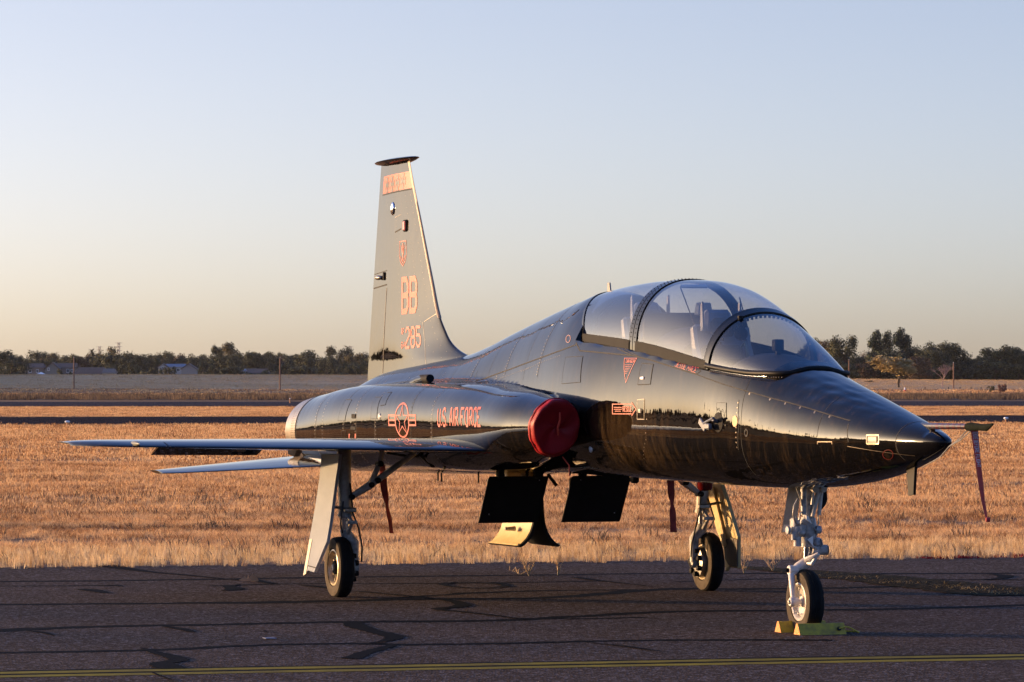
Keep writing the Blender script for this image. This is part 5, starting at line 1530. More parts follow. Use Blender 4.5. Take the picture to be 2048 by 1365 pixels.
# ---------------------------------------------------------------- seams and panels of the fuselage
ring_seam(1.93, -50, 230, .006)
ring_seam(.98, -40, 178, .004); ring_seam(-.12, 120, 225, .004)
ring_seam(-4.32, 30, 150, .006); ring_seam(-4.75, 30, 150, .004); ring_seam(-5.35, 40, 140, .005); ring_seam(-5.85, 40, 140, .004); ring_seam(-6.35, 45, 138, .006); ring_seam(-7.0, 50, 132, .004); ring_seam(-7.45, 55, 128, .005)
for x, a0, a1, dk in ((-5.55, 148, 205, 0), (-6.20, 140, 205, 1), (-7.35, 135, 210, 0), (-7.95, 135, 210, 0), (-8.35, 135, 210, 1), (-9.35, 130, 220, 1), (-10.15, 95, 250, 1)):
    ring_seam(x, a0, a1, .006 if dk else .004, dark=bool(dk))
def ring_rivets(x, a0, a1, step=1.6, r=.0042, material=None):
    m = MB()
    for a in np.arange(a0, a1, step):
        p = body_pt(x, math.radians(a)); q1 = body_pt(x - .01, math.radians(a)); q2 = body_pt(x, math.radians(a + .5))
        n = np.cross(q1 - p, q2 - p); n = n / np.linalg.norm(n)
        if n[1] * math.cos(math.radians(a)) + n[2] * math.sin(math.radians(a)) < 0: n = -n
        e1 = np.array([1., 0, 0]); e2 = np.cross(n, e1)
        m.add([tuple(p + n * .0014 + (e1 * math.cos(t) + e2 * math.sin(t)) * r) for t in np.arange(0, 6.28, 1.047)], [(0, 1, 2, 3, 4, 5)])
    tag(m.build('rivet', material or SEAM, fus, 0), kind='stuff')
for x, a0, a1 in ((-5.58, 140, 205), (-6.23, 130, 205), (-7.32, 120, 210), (-7.98, 120, 210), (-8.38, 120, 210), (-9.1, 110, 215), (-9.38, 110, 215), (-10.12, 95, 240), (-4.35, 40, 150), (-5.38, 45, 140), (-6.38, 45, 138)):
    ring_rivets(x, a0, a1, 2.2, .0065, SEAM if int(x * 100) % 2 else RIVET)
# canopy door lines along the cockpit side
line_seam([(1152, 686), (1160, 702), (1185, 704), (1266, 712), (1300, 720), (1350, 736), (1393, 749), (1402, 742), (1407, 733)], .010)
line_seam([(1268, 694), (1266, 712)], .008); line_seam([(1290, 697), (1284, 717)], .006)
line_seam([(1393, 749), (1450, 770), (1490, 782), (1540, 796), (1600, 812), (1700, 842)], .007)
line_seam([(1478, 800), (1478, 850), (1477, 900)], .005)
line_seam([(1697, 848), (1697, 885)], .007); line_seam([(1695, 893), (1770, 905), (1830, 912)], .004, False)
line_seam([(1152, 690), (1120, 702), (1060, 724), (1000, 746), (950, 762)], .010)
line_rivets([(1499, 788), (1540, 799), (1600, 816), (1690, 843)], .20, .011)
line_rivets([(1476, 806), (1476, 905)], .035, .006); line_rivets([(1295, 825), (1292, 880), (1290, 925)], .045, .006); line_rivets([(1120, 712), (1090, 722), (1040, 745)], .05, .006)
line_rivets([(1060, 735), (1000, 757)], .03, .004)
def panel(pxs, w=.007, riv=.0, name='access_panel', dark=True, fill=None, bv=None, parent=None):
    """raised access panel bounded by four photo pixels (bl, br, tl, tr)"""
    rows = poly_on(pxs, 6, bv or BV, .0025)
    m = MB(); m.grid(rows)
    # skirt so the plate has thickness
    rows0 = poly_on(pxs, 6, bv or BV, .0)
    m.grid([rows[0], rows0[0]]); m.grid([rows0[-1], rows[-1]])
    m.grid([[r[0] for r in rows0], [r[0] for r in rows]]); m.grid([[r[-1] for r in rows], [r[-1] for r in rows0]])
    o = m.build(name, fill or BLACK, parent or fus, 40)
    c = [pxs[0], pxs[1], pxs[3], pxs[2], pxs[0]]
    line_seam(c, w, dark, .003, bv, parent or fus, 'panel_gap')
    if riv:
        ci = []
        cx, cy = sum(p[0] for p in pxs) / 4, sum(p[1] for p in pxs) / 4
        for p in c: ci.append((p[0] + (cx - p[0]) * .13, p[1] + (cy - p[1]) * .13))
        line_rivets(ci, riv, .007, bv, SEAM, parent or fus)
    return o
panel(((1124, 768), (1161, 765), (1132, 715), (1166, 713)), .004, .05)
panel(((1276, 770), (1301, 769), (1284, 727), (1307, 729)), .006)
ph, pn = px_hit(1285, 757); m = MB(); m.box(ph + pn * .003, (.075, .012, .022), bev=.004); m.build('panel_latch', WHITEP, fus, 30)
panel(((1275, 839), (1289, 839), (1275, 800), (1289, 799)), .007, 0, dark=False)
ph, pn = px_hit(1280, 822); m = MB(); m.box(ph + pn * .002, (.05, .010, .035), bev=.003); m.build('panel_latch', STEEL, fus, 30)
panel(((1434, 834), (1453, 836), (1434, 806), (1453, 806)), .003)
for pxs in (((742, 838), (754, 838), (751, 795), (763, 795)), ((761, 812), (771, 810), (775, 786), (784, 785)), ((676, 842), (690, 842), (692, 800), (704, 800)), ((683, 880), (691, 880), (684, 862), (692, 862)), ((768, 850), (775, 850), (770, 838), (777, 838))):
    panel(pxs, .004, .06)
for (u, v, sx, sz) in ((708, 833, .075, .040), (707, 857, .09, .035)):
    ph, pn = px_hit(u, v); m = MB(); m.box(ph + pn * .001, (sx * 1.6, .012, sz), bev=.004); m.build('drain_port', DARK, fus, 30)
for u, v in ((759, 834), (1182, 898)):
    ph, pn = px_hit(u, v)
    if ph:
        m = MB(); m.ball(tuple(ph), 1, 10, 8, (.035, .012, .03)); m.build('filler_cap', mat('pale cap', (.5, .5, .47), .4), fus, 60)
# markings on the side
place_text('service_title', 'U.S. AIR FORCE', ((876, 852), (961, 852), (877, 818), (962, 817)), .155, fus, BV, cw=.62, gap=1.9)
place_text('pilot_name', 'JESSE MACE', ((1350, 733), (1391, 746), (1356, 725), (1398, 737)), .12, fus, BV, cw=.55, gap=1.5, material=RED)
# national roundel: ring, star and bars in outline
f = quad_map((779, 876), (836, 876), (779, 806), (836, 806), 2, 1, BV)
ring = [(1.0 + .48 * math.cos(a), .5 + .48 * math.sin(a)) for a in np.linspace(0, 2 * math.pi, 49)]
star = []
for k in range(11):
    a = math.pi / 2 + k * math.pi / 5; r = .44 if k % 2 == 0 else .17
    star.append((1 + r * math.cos(a), .5 + r * math.sin(a)))
Q = ribbon2d(ring, .055, .1) + ribbon2d(star, .035, .06)
for x0, x1 in ((.06, .54), (1.46, 1.94)):
    Q += ribbon2d([(x0, .36), (x1, .36), (x1, .64), (x0, .64), (x0, .36)], .055, .1) + ribbon2d([(x0, .5), (x1, .5)], .05, .1)
decal('roundel', Q, f, RED, fus, BV)
# danger triangle and rescue arrow
f = quad_map((1249, 766), (1274, 766), (1249, 717), (1274, 717), 1, 2, BV)
Q = ribbon2d([(.02, 2), (1, 2), (.12, 0), (.02, 1.2), (.02, 2)], .045, .1)
T1, W1 = text_quads('DANGER', .085, .24, .03, 1.5, .25); Q += [[q + np.array([.16, 1.64]) for q in k] for k in T1]
for k in range(6):
    zz = 1.46 - k * .14; Q += ribbon2d([(.10, zz), (.66 - k * .085, zz)], .035, .1)
decal('danger_triangle', Q, f, RED, fus, BV)
f = quad_map((1225, 832), (1273, 832), (1225, 805), (1273, 805), 2.2, 1, BV)
Q = ribbon2d([(1.80, .86), (.02, .86), (.02, .14), (1.80, .14)], .07, .15) + ribbon2d([(1.78, 1.0), (2.17, .5), (1.78, 0)], .07, .15)
T1, W1 = text_quads('RESCUE', .105, .38, .045, 1.4); Q += [[q + np.array([.98, .31]) for q in k] for k in T1]
for k in range(3): Q += ribbon2d([(.14 + (k == 2) * .12, .62 - k * .14), (.88 - (k == 2) * .1, .62 - k * .14)], .055, .2)
decal('rescue_arrow', Q, f, RED, fus, BV)
f = quad_map((1766, 920), (1789, 920), (1766, 899), (1789, 899), 1, 1, BV)
ring = [(.5 + .45 * math.cos(a), .5 + .45 * math.sin(a)) for a in np.linspace(0, 2 * math.pi, 33)]
decal('warning_ring', ribbon2d(ring, .06, .1), f, mat('dark red paint', (.09, .008, .006), .4), fus, BV)
for pxs in (((698, 888), (700, 888), (698, 868), (700, 868)), ((710, 888), (712.5, 888), (710, 868), (712.5, 868))):
    rows = poly_on(pxs, 4, BV, .0025); m = MB(); m.grid(rows); m.build('red_stripe', RED, fus, 0)
f = quad_map((1132, 688), (1142, 685), (1132, 664), (1142, 662), 1, 2, BV)
decal('caution_patch', ribbon2d([(.5 + .45 * math.cos(a), .7 + .6 * math.sin(a)) for a in np.linspace(0, 6.283, 17)], .1, .1), f, mat('faded pink print', (.3, .16, .14), .5), fus, BV)
# nose light window, slots, vane
ph, pn = px_hit(1745, 880)
nlo = panel(((1734, 888), (1757, 888), (1734, 871), (1757, 871)), .012, 0, 'light_window', False, mat('window rim', (.03, .03, .03), .5, spec=.1))
rows = poly_on(((1737, 886), (1754, 886), (1737, 874), (1754, 874)), 4, BV, .005); m = MB(); m.grid(rows); m.build('lamp_glass', LAMPG, fus, 30)
line_seam([(1635, 884), (1664, 884)], .006, False); line_seam([(1635, 884), (1635, 889)], .006, False); line_seam([(1664, 884), (1664, 889)], .006, False)
ph, pn = px_hit(1437, 845)
m = MB(); m.lathe([(.075, -.01), (.072, .004), (.03, .012), (.001, .012)], ph, pn, 20); vn = m.build('airflow_vane', DARK, fus, 40)
m = MB(); m.tube([ph, ph + pn * .05 + Vector((.01, 0, .02))], .014, 8); m.tube([ph + pn * .05 + Vector((.02, 0, .03)), ph + pn * .06 + Vector((-.14, 0, -.01))], .010, 8)
m.box(ph + pn * .06 + Vector((-.16, 0, -.02)), (.13, .02, .05), Matrix.Rotation(.5, 3, 'Y'), .006); m.box(ph + pn * .055 + Vector((-.07, 0, -.03)), (.10, .03, .04), None, .006)
m.build('vane_clamp', mat('pale clamp', (.13, .14, .16), .45, metal=.3), fus, 40)
ph2, pn2 = px_hit(1470, 843); m = MB(); m.lathe([(.040, -.005), (.040, .003), (.001, .0035)], ph2, pn2, 14); m.build('sensor_disc', mat('worn brass disc', (.24, .13, .06), .4, metal=.3), fus, 40)
ph, pn = px_hit(1493, 866); m = MB(); m.lathe([(.03, -.004), (.028, .004), (.018, .004), (.016, -.001)], ph, pn, 18); m.build('static_port', SEAM, fus, 40)
# blade antennas and masts
def blade(name, pts, th, material, parent=jet):
    m = MB(); m.prism([(x, -th / 2, z) for x, z in pts], (0, th, 0)); return m.build(name, material, parent, 20)
a, b, c, d = [L(u, v, 1, 0) for u, v in ((1815, 936), (1832, 934), (1829, 990), (1819, 992))]
blade('blade_antenna', [(p[0], p[2]) for p in (a, b, c, d)], .02, mat('brown antenna paint', (.010, .008, .006), .5, spec=.15))
blade('blade_antenna', [(-3.98, 2.47), (-3.90, 2.47), (-3.93, 2.575), (-3.97, 2.575)], .012, SEATW)
m = MB()
for u, v0, v1, w in ((876, 945, 962, 3), (883, 946, 964, 3), (957, 946, 966, 4), (1140, 944, 950, 3)):
    p, q = L(u, v0, 1, -.15), L(u, v1, 1, -.15); m.tube([p, q], .008, 8)
m.build('drain_mast', DARK, jet, 40)
p = L(1269, 953, 1, 0); m = MB(); m.box((p[0], p[1], p[2] - .02), (.10, .05, .07), bev=.015); m.build('belly_antenna', DARK, jet, 40)
p = L(1410, 968, 1, .1); m = MB(); m.lathe([(.06, .03), (.058, -.03), (.045, -.05), (.001, -.055)], (p[0], p[1], p[2]), (0, 0, 1), 20); m.build('belly_beacon', LAMPR, jet, 60)
# exhaust duct on top of the engine bay
p = L(838, 760, 1, -.45)
m = MB(); m.tube([(p[0] - .10, -.45, 1.77), (p[0] + .05, -.45, 1.80), (p[0] + .26, -.47, 1.815)], [.06, .05, .036], 14); o = m.build('bleed_air_scoop', BLACK, jet, 60)
m = MB(); m.tube([(p[0] + .10, -.455, 1.812), (p[0] + .42, -.485, 1.818)], [.040, .036], 14); m.build('scoop_mouth', DARK, o, 60)

# ---------------------------------------------------------------- pitot boom
b0 = np.array([1.86, .0, 1.487]); b1 = L(1942, 853.5, 1, 0); b1 = np.array([b1[0], 0, b1[2]])
m = MB(); m.tube([b0, b1], [.024, .017], 14); bo = m.build('pitot_boom', mat('boom grey', (.035, .035, .045), .3), jet, 60)
m = MB()
for k in range(9):
    t0, t1 = .12 + k * .098, .12 + k * .098 + .049
    m.tube([b0 + (b1 - b0) * t0, b0 + (b1 - b0) * t1], .0225 - .003 * t0, 14, False)
m.build('boom_stripe', mat('boom red', (.06, .006, .01), .35), bo, 60)

# ---------------------------------------------------------------- landing gear
def wheel(name, c, R_, w, side, rimr, kind):
    """side: direction of the visible outer face along y"""
    c = Vector(c); root = bpy.data.objects.new(name, None); COL.objects.link(root); root.parent = jet; root.location = c; root.empty_display_size = .1
    ax = (0, side, 0)
    h = w / 2
    m = MB(); m.lathe([(rimr * .99, -h * .72), (rimr * 1.06, -h * .92), (R_ * .80, -h), (R_ * .92, -h * .93), (R_ * .972, -h * .72), (R_ * .992, -h * .42), (R_ * .992, -h * .30), (R_ * .982, -h * .28), (R_ * .982, -h * .24), (R_, -h * .22), (R_, -.004), (R_ * .988, -.003), (R_ * .988, .003), (R_, .004), (R_, h * .22), (R_ * .982, h * .24), (R_ * .982, h * .28), (R_ * .992, h * .30), (R_ * .992, h * .42), (R_ * .972, h * .72), (R_ * .92, h * .93), (R_ * .80, h), (rimr * 1.06, h * .92), (rimr * .99, h * .72)], (0, 0, 0), ax, 56)
    ty = m.build('tyre', TYRE, root, 50)
    m = MB()
    for s in (-1, 1):
        m.lathe([(rimr * 1.05, s * (h * .925)), (rimr * 1.12, s * (h * .99)), (R_ * .80, s * (h * 1.012)), (R_ * .87, s * (h * .99)), (R_ * .925, s * (h * .945))], (0, 0, 0), ax, 56)
    fixnormals(m.build('side_wall', TYREWALL, root, 50))
    m = MB()
    if kind == 'nose':
        m.lathe([(rimr, -h * .8), (rimr, h * .86), (rimr * .93, h * .92), (rimr * .86, h * .80), (rimr * .80, h * .35), (rimr * .55, h * .05), (rimr * .30, -h * .1), (rimr * .29, h * .45), (rimr * .16, h * .5), (.001, h * .5)], (0, 0, 0), ax, 48)
        ri = m.build('rim', mat('white wheel paint', (.66, .63, .58), .4, var=.1, scale=30, col2=(.40, .35, .28)), root, 45)
        m = MB()
        for k in range(8):
            a = k * math.pi / 4 + .3; m.lathe([(.008, h * .50), (.008, h * .62), (.001, h * .64)], (rimr * .72 * math.cos(a), 0, rimr * .72 * math.sin(a)), ax, 8)
        m.build('wheel_bolt', STEEL, root, 40)
    else:
        m.lathe([(rimr, -h * .8), (rimr, h * .86), (rimr * .93, h * .92), (rimr * .88, h * .70), (rimr * .84, h * .1), (rimr * .55, -h * .05), (rimr * .40, h * .1), (rimr * .36, h * .62), (rimr * .20, h * .7), (.001, h * .7)], (0, 0, 0), ax, 48)
        ri = m.build('rim', mat('worn wheel casting', (.66, .54, .36), .4, metal=.3, var=.25, scale=24), root, 45)
        m = MB(); d = MB()
        for k in range(12):
            a = k * math.pi / 6; q = (rimr * .70 * math.cos(a), 0, rimr * .70 * math.sin(a))
            m.box((rimr * .67 * math.cos(a), side * h * .22, rimr * .67 * math.sin(a)), (rimr * .42, h * .34, .012), Matrix.Rotation(-a, 3, 'Y'), .003)
            a2 = a + math.pi / 12
            d.lathe([(.013, h * .02), (.013, h * .30), (.001, h * .32)], (rimr * .74 * math.cos(a2), 0, rimr * .74 * math.sin(a2)), ax, 8)
        m.build('rim_rib', mat('worn wheel casting', (.66, .54, .36)), root, 40); d.build('wheel_bolt', DARK, root, 40)
        m = MB(); m.lathe([(rimr * .38, h * .3), (rimr * .38, h * .72), (rimr * .30, h * .84), (.001, h * .86)], (0, 0, 0), ax, 24); m.build('hub_cap', DARK, root, 40)
    return root

def X0(u, v, x): return tuple(L(u, v, 0, x))
# nose gear
nw = wheel('nose_wheel', (0, 0, .2285), .2285, .118, -1, .136, 'nose')
gx = -.02
m = MB()
m.tube([X0(1617, 958, gx), X0(1616.5, 1040, gx)], [.040, .040], 16)
m.tube([X0(1616.5, 1035, gx), X0(1616, 1050, gx), X0(1616, 1075, gx), X0(1615.5, 1092, gx)], [.05, .062, .062, .046], 18)
m.tube([X0(1615.5, 1080, gx), X0(1615.5, 1094, gx)], .050, 18)
ng = m.build('nose_strut', WHITE2, jet, 45)
m = MB(); m.tube([X0(1615.5, 1090, gx), X0(1614.5, 1124, gx)], .030, 16); m.build('oleo_piston', CHROME, ng, 60)
m = MB()
m.tube([X0(1608, 966, .05), X0(1607, 1030, .05)], [.020, .020], 12); m.tube([X0(1607.5, 978, .05), X0(1607.5, 984, .05)], .024, 12)
m.build('steering_actuator', WHITE2, ng, 45)
m = MB()
for a, b, r0, r1 in (((1639, 972), (1625, 1034), .022, .014), ((1643, 975), (1638, 1030), .018, .014), ((1628, 970), (1624, 1010), .012, .012)):
    m.tube([X0(*a, .02), X0(*b, .03)], [r0, r1], 8)
for u, v in ((1628, 979), (1645, 978)): m.lathe([(.024, -.03), (.024, .03), (.001, .03)], X0(u, v, .03), (1, 0, 0), 14)
m.build('drag_brace', WHITE, ng, 45)
m = MB()
m.box(X0(1590, 1053, .0), (.09, .05, .12), None, .012); m.box(X0(1597, 1063, .02), (.07, .07, .08), None, .012)
m.lathe([(.028, -.06), (.028, .05), (.001, .05)], X0(1595, 1076, .02), (0, 0, 1), 12); m.lathe([(.02, -.03), (.02, .03)], X0(1588, 1072, .02), (0, 0, 1), 12)
m.lathe([(.03, 0), (.028, .02), (.012, .022), (.001, .022)], X0(1579, 1061, .0), (0, -1, 0), 14)
m.box(X0(1604, 1058, .04), (.06, .05, .06), None, .01); m.box(X0(1603, 1066, .06), (.03, .05, .03), None, .008)
m.build('steering_unit', WHITE2, ng, 40)
m = MB()
m.box(X0(1634, 1084, .02), (.07, .05, .06), None, .012); m.box(X0(1640, 1090, .03), (.04, .04, .04), None, .01); m.lathe([(.03, -.01), (.028, .03), (.001, .03)], X0(1633, 1060, .02), (0, 1, 0), 12)
m.build('shimmy_damper', mat('blue grey casting', (.30, .32, .36), .45, var=.3, scale=25), ng, 40)
m = MB(); m.prism([X0(1614, 1080, .08), X0(1624.5, 1073, .08), X0(1624.5, 1092, .08)], (.015, 0, 0)); m.prism([X0(1611, 1030, .07), X0(1616, 1034, .07), X0(1623, 1048, .07), X0(1612, 1040, .07)], (.012, 0, 0)); m.build('tow_bracket', WHITEP, ng, 20)
m = MB(); m.tube([X0(1611, 1077, .075), X0(1612, 1081, .075), X0(1626, 1094, .075), X0(1634, 1099, .05)], .011, 8)
m.tube([X0(1628, 1101, .02), X0(1655, 1100, .05)], [.036, .036], 16); m.tube([X0(1624, 1100, .02), X0(1630, 1101, .02)], [.030, .038], 14)
m.build('taxi_light', WHITE2, ng, 45)
m = MB(); m.lathe([(.034, 0), (.03, .004), (.001, .006)], X0(1655.5, 1100, .05), (.2, 1, 0), 16); m.build('lamp_glass', LAMPG, ng, 45)
m = MB(); m.tube([X0(1612, 1120, .02), X0(1627, 1113, .10), X0(1637, 1108, .12)], [.02, .016, .014], 8); m.tube([X0(1637, 1108, .12), X0(1624, 1128, .08), X0(1616, 1127, .02)], [.014, .014, .016], 8); m.build('torque_link', WHITE, ng, 40)
ya = -.088
m = MB()
pk = X0(1586, 1141, -.03)
m.tube([X0(1619, 1122, gx), X0(1610, 1127, gx), X0(1596, 1135, -.03), (pk[0], pk[1] + .01, pk[2])], [.036, .040, .034, .030], 14)
m.lathe([(.018, .03), (.034, .03), (.036, -.03), (.030, -.036), (.018, -.036)], pk, (0, 1, 0), 20, True)
m.tube([(pk[0], pk[1] + .01, pk[2] - .01), (pk[0] * .5, ya - .01, .42), (0, ya, .235)], [.030, .024, .021], 14)
m.lathe([(.036, .03), (.036, -.02), (.028, -.03), (.001, -.03)], (0, ya, .2285), (0, 1, 0), 18)
m.tube([(0, ya, .2285), (0, .05, .2285)], .018, 12)
m.tube([(0, ya - .005, .21), (.015, ya, .15), (.03, ya + .01, .165)], [.016, .010, .008], 8)
m.build('trailing_arm', mat('off white arm paint', (.60, .56, .52), .4, var=.1), ng, 45)
m = MB(); m.lathe([(.0165, -.045), (.0165, .02), (.001, .02)], pk, (0, 1, 0), 14); m.build('pivot_bore', DARK, ng, 40)
m = MB(); m.lathe([(.016, -.034), (.014, -.042), (.001, -.043)], (0, ya, .2285), (0, 1, 0), 6); m.build('axle_nut', STEEL, ng, 20)
m = MB()
for pl in ([(1590, 968), (1597, 988), (1602, 1000), (1603, 1012)], [(1596, 997), (1588, 1012), (1586, 1030), (1592, 1048), (1600, 1050)], [(1636, 1030), (1637, 1046), (1634, 1055)], [(1626, 1056), (1633, 1062), (1633, 1072)], [(1642, 1078), (1645, 1090), (1641, 1094)], [(1598, 1040), (1600, 1028), (1603, 1024)]):
    m.tube([X0(*p, .06) for p in pl], .006, 6)
m.build('hydraulic_line', STEEL, ng, 60)
def door(name, pxs, x=None, pl=None, th=.02, material=WHITE, parent=jet, ribs=None):
    """flat plate through photo pixels on a plane through point pl[0] with normal pl[1]"""
    P0, n = np.array(pl[0], float), np.array(pl[1], float); n = n / np.linalg.norm(n)
    V = []
    for (u, v) in pxs:
        o, d = jray(u, v); V.append(o + d * (((P0 - o) @ n) / (d @ n)))
    m = MB(); m.prism([tuple(p) for p in V], tuple(-n * th)); return fixnormals(m.build(name, material, parent, 20))
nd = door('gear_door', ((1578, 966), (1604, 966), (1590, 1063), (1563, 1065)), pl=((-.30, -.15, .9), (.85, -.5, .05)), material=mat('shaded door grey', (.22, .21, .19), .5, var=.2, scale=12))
nd['label'] = 'nose gear door'
door('door_rib', ((1568, 1050), (1590, 1050), (1588, 1063), (1566, 1064)), pl=((-.285, -.15, .9), (.85, -.5, .05)), material=WHITE, parent=nd)
m = MB(); m.prism([X0(1644, 966, -.1), X0(1652, 966, -.1), X0(1655, 1000, -.1), X0(1651, 1011, -.1), X0(1643, 1020, -.1)], (-.02, 0, 0)); m.build('splash_guard', DARK, ng, 20)
# dark wheel well mouth
m = MB(); m.box((-.02, 0, 1.055), (.40, .24, .02)); m.build('wheel_well', DARK, jet, 0)

# main gear, starboard then port
def main_gear(s):
    mx = -5.931
    wheel('main_wheel', (mx, s * 1.6385, .254), .254, .125, -1, .150, 'main')
    yt, yi = s * 1.60, s * (1.6385 - .115)
    m = MB()
    m.tube([(mx, yt, 1.24), (mx, yt - s * .003, 1.0), (mx, yt - s * .01, .80), (mx, yt - s * .012, .70), (mx, yt - s * .012, .66)], [.060, .056, .052, .058, .048], 18)
    m.tube([(mx, yt - s * .012, .70), (mx, yt - s * .012, .675)], .064, 18)
    g = m.build('main_strut', mat('mottled grey strut paint', (.40, .38, .36), .45, var=.2, scale=15, col2=(.24, .21, .18)), jet, 45)  # mid grey mottled with a darker brown-grey
    g['label'] = 'starboard main gear leg' if s < 0 else 'port main gear leg'
    m = MB(); m.tube([(mx, yt - s * .012, .68), (mx, yt - s * .015, .54)], .034, 16); m.build('oleo_piston', CHROME, g, 60)
    m = MB(); m.tube([(mx, yt - s * .01, .57), (mx, yt - s * .025, .52), (mx, yi - s * .01, .46), (mx, yi - s * .01, .254)], [.046, .050, .042, .036], 14)
    m.tube([(mx, yi - s * .03, .254), (mx, s * 1.70, .254)], .026, 12); m.lathe([(.05, -.03), (.05, .03), (.001, .03)], (mx, yi - s * .01, .254), (0, 1, 0), 16)
    m.build('axle_yoke', WHITE2, g, 45)
    m = MB()
    m.tube([(mx + .02, yt - s * .02, .70), (mx + .17, yt - s * .02, .63), (mx + .03, yt - s * .02, .53)], [.022, .013, .020], 8)
    m.box((mx + .16, yt - s * .02, .63), (.03, .09, .03), None, .006)
    m.build('torque_link', WHITE2, g, 40)
    # brake pack on the inboard face
    m = MB(); m.lathe([(.128, 0), (.128, .05), (.08, .06), (.05, .06)], (mx, s * (1.6385 - .05), .254), (0, -s, 0), 28); b = m.build('brake_pack', STEEL, g, 40)
    m = MB()
    for k in range(7):
        a = k * 2 * math.pi / 7 + .4; m.lathe([(.024, 0), (.022, .035), (.001, .037)], (mx + .10 * math.cos(a), s * (1.6385 - .10), .254 + .10 * math.sin(a)), (0, -s, 0), 10)
    m.build('brake_piston', DARK, g, 40)
    m = MB()
    m.tube([(mx + .05, yt - s * .04, .95), (mx + .06, yt - s * .06, .70), (mx + .09, yt - s * .10, .58), (mx + .07, yi - s * .06, .42), (mx + .05, yi - s * .06, .30)], .008, 6)
    m.tube([(mx + .05, yt + s * .02, .80), (mx + .10, yt + s * .06, .62), (mx + .06, yt + s * .03, .54)], .007, 6)
    m.build('brake_line', HOSE, g, 60)
    # side brace
    e0 = (mx + .03, yt - s * .05, .835); e1 = (mx + .08, s * 1.395, .935); e2 = (mx + .12, s * 1.02, 1.20); e3 = (mx + .12, s * 1.30, 1.22); k1 = (mx + .10, s * 1.325, 1.11)
    m = MB(); m.tube([e0, e1], [.024, .036], 8); m.tube([e1, tuple(np.array(e1) * .55 + np.array(e2) * .45), e2], [.030, .026, .024], 10); bs = m.build('side_brace', mat('grey brace paint', (.34, .34, .35), .45, var=.2, scale=20), g, 40)
    m = MB(); m.tube([e1, k1], [.030, .020], 8); m.tube([k1, e3], [.018, .026], 8); m.build('brace_link', mat('grey brace paint', (.34, .34, .35)), g, 40)
    m = MB()
    for p in (e1, k1, e0, tuple(np.array(e1) * .86 + np.array(e2) * .14)): m.lathe([(.024, -.05), (.024, .05), (.012, .055), (.001, .055)], (p[0], p[1], p[2]), (1, 0, 0), 12)
    m.build('pivot_pin', DARK, g, 40)
    m = MB(); m.tube([(mx + .02, s * 1.24, 1.20), (mx + .02, s * 1.05, 1.17), (mx + .02, s * .9, 1.17), (mx, s * .75, 1.12), (mx, s * .6, 1.16)], .012, 6); m.tube([(mx - .1, s * .92, 1.19), (mx - .1, s * .80, 1.08), (mx - .1, s * .66, 1.10)], .012, 6); m.build('brake_hose', HOSE, g, 60)
    m = MB(); m.tube([(mx + .04, s * 1.735, .76), (mx + .06, yt, .74)], .012, 8); m.box((mx + .08, yt - s * .03, .73), (.05, .10, .04), None, .008); m.build('door_link', STEEL, g, 40)
    return g
gs = main_gear(-1); gp = main_gear(1)
DGREY = mat('weathered door paint', (.34, .38, .44), .75, var=.06, scale=6, col2=(.42, .46, .51), rvar=.05, spec=.08)
CREAM = mat('cream primer inner face', (.62, .50, .27), .45, var=.12, scale=10, col2=(.5, .38, .18))
dn = (.33, -1, .13)
ds = door('gear_door', ((643, 908), (679, 908), (671.5, 957), (660, 1044), (653.5, 1083), (643, 1108), (628, 1145), (616, 1141), (606, 1152), (618.6, 1079), (631, 1010), (639, 955)), pl=((-5.9, -1.745, .75), dn), th=.03, material=DGREY)
ds['label'] = 'starboard outer gear door'
door('door_edge_strip', ((619, 1079), (624, 1079), (611.5, 1148), (606.5, 1151)), pl=((-5.897, -1.7475, .75), dn), th=.002, material=mat('chafed tan edge', (.34, .26, .19), .5), parent=ds)
door('door_seam', ((616, 1131), (631, 1135), (631, 1137), (616, 1133)), pl=((-5.897, -1.7475, .75), dn), th=.002, material=SEAM, parent=ds)
dp = door('gear_door', ((1412, 968), (1441, 968), (1454, 1005), (1475, 1074), (1475, 1137), (1461, 1134), (1456, 1134), (1451, 1144), (1449, 1112), (1447, 1096), (1433, 1061), (1422, 1020)), pl=((-5.95, 1.74, .75), (-.05, -1, -.16)), th=.03, material=CREAM)
dp['label'] = 'port outer gear door'
door('door_rib', ((1417, 975), (1424, 975), (1444, 1055), (1452, 1090), (1449, 1095), (1436, 1058)), pl=((-5.94, 1.715, .75), (-.05, -1, -.16)), th=.015, material=CREAM, parent=dp)
door('wheel_bulge', ((1449, 1080), (1462, 1076), (1474, 1080), (1474, 1134), (1458, 1132), (1450, 1118)), pl=((-5.93, 1.722, .75), (-.05, -1, -.16)), th=.012, material=mat('brown primer', (.10, .085, .07), .5), parent=dp)

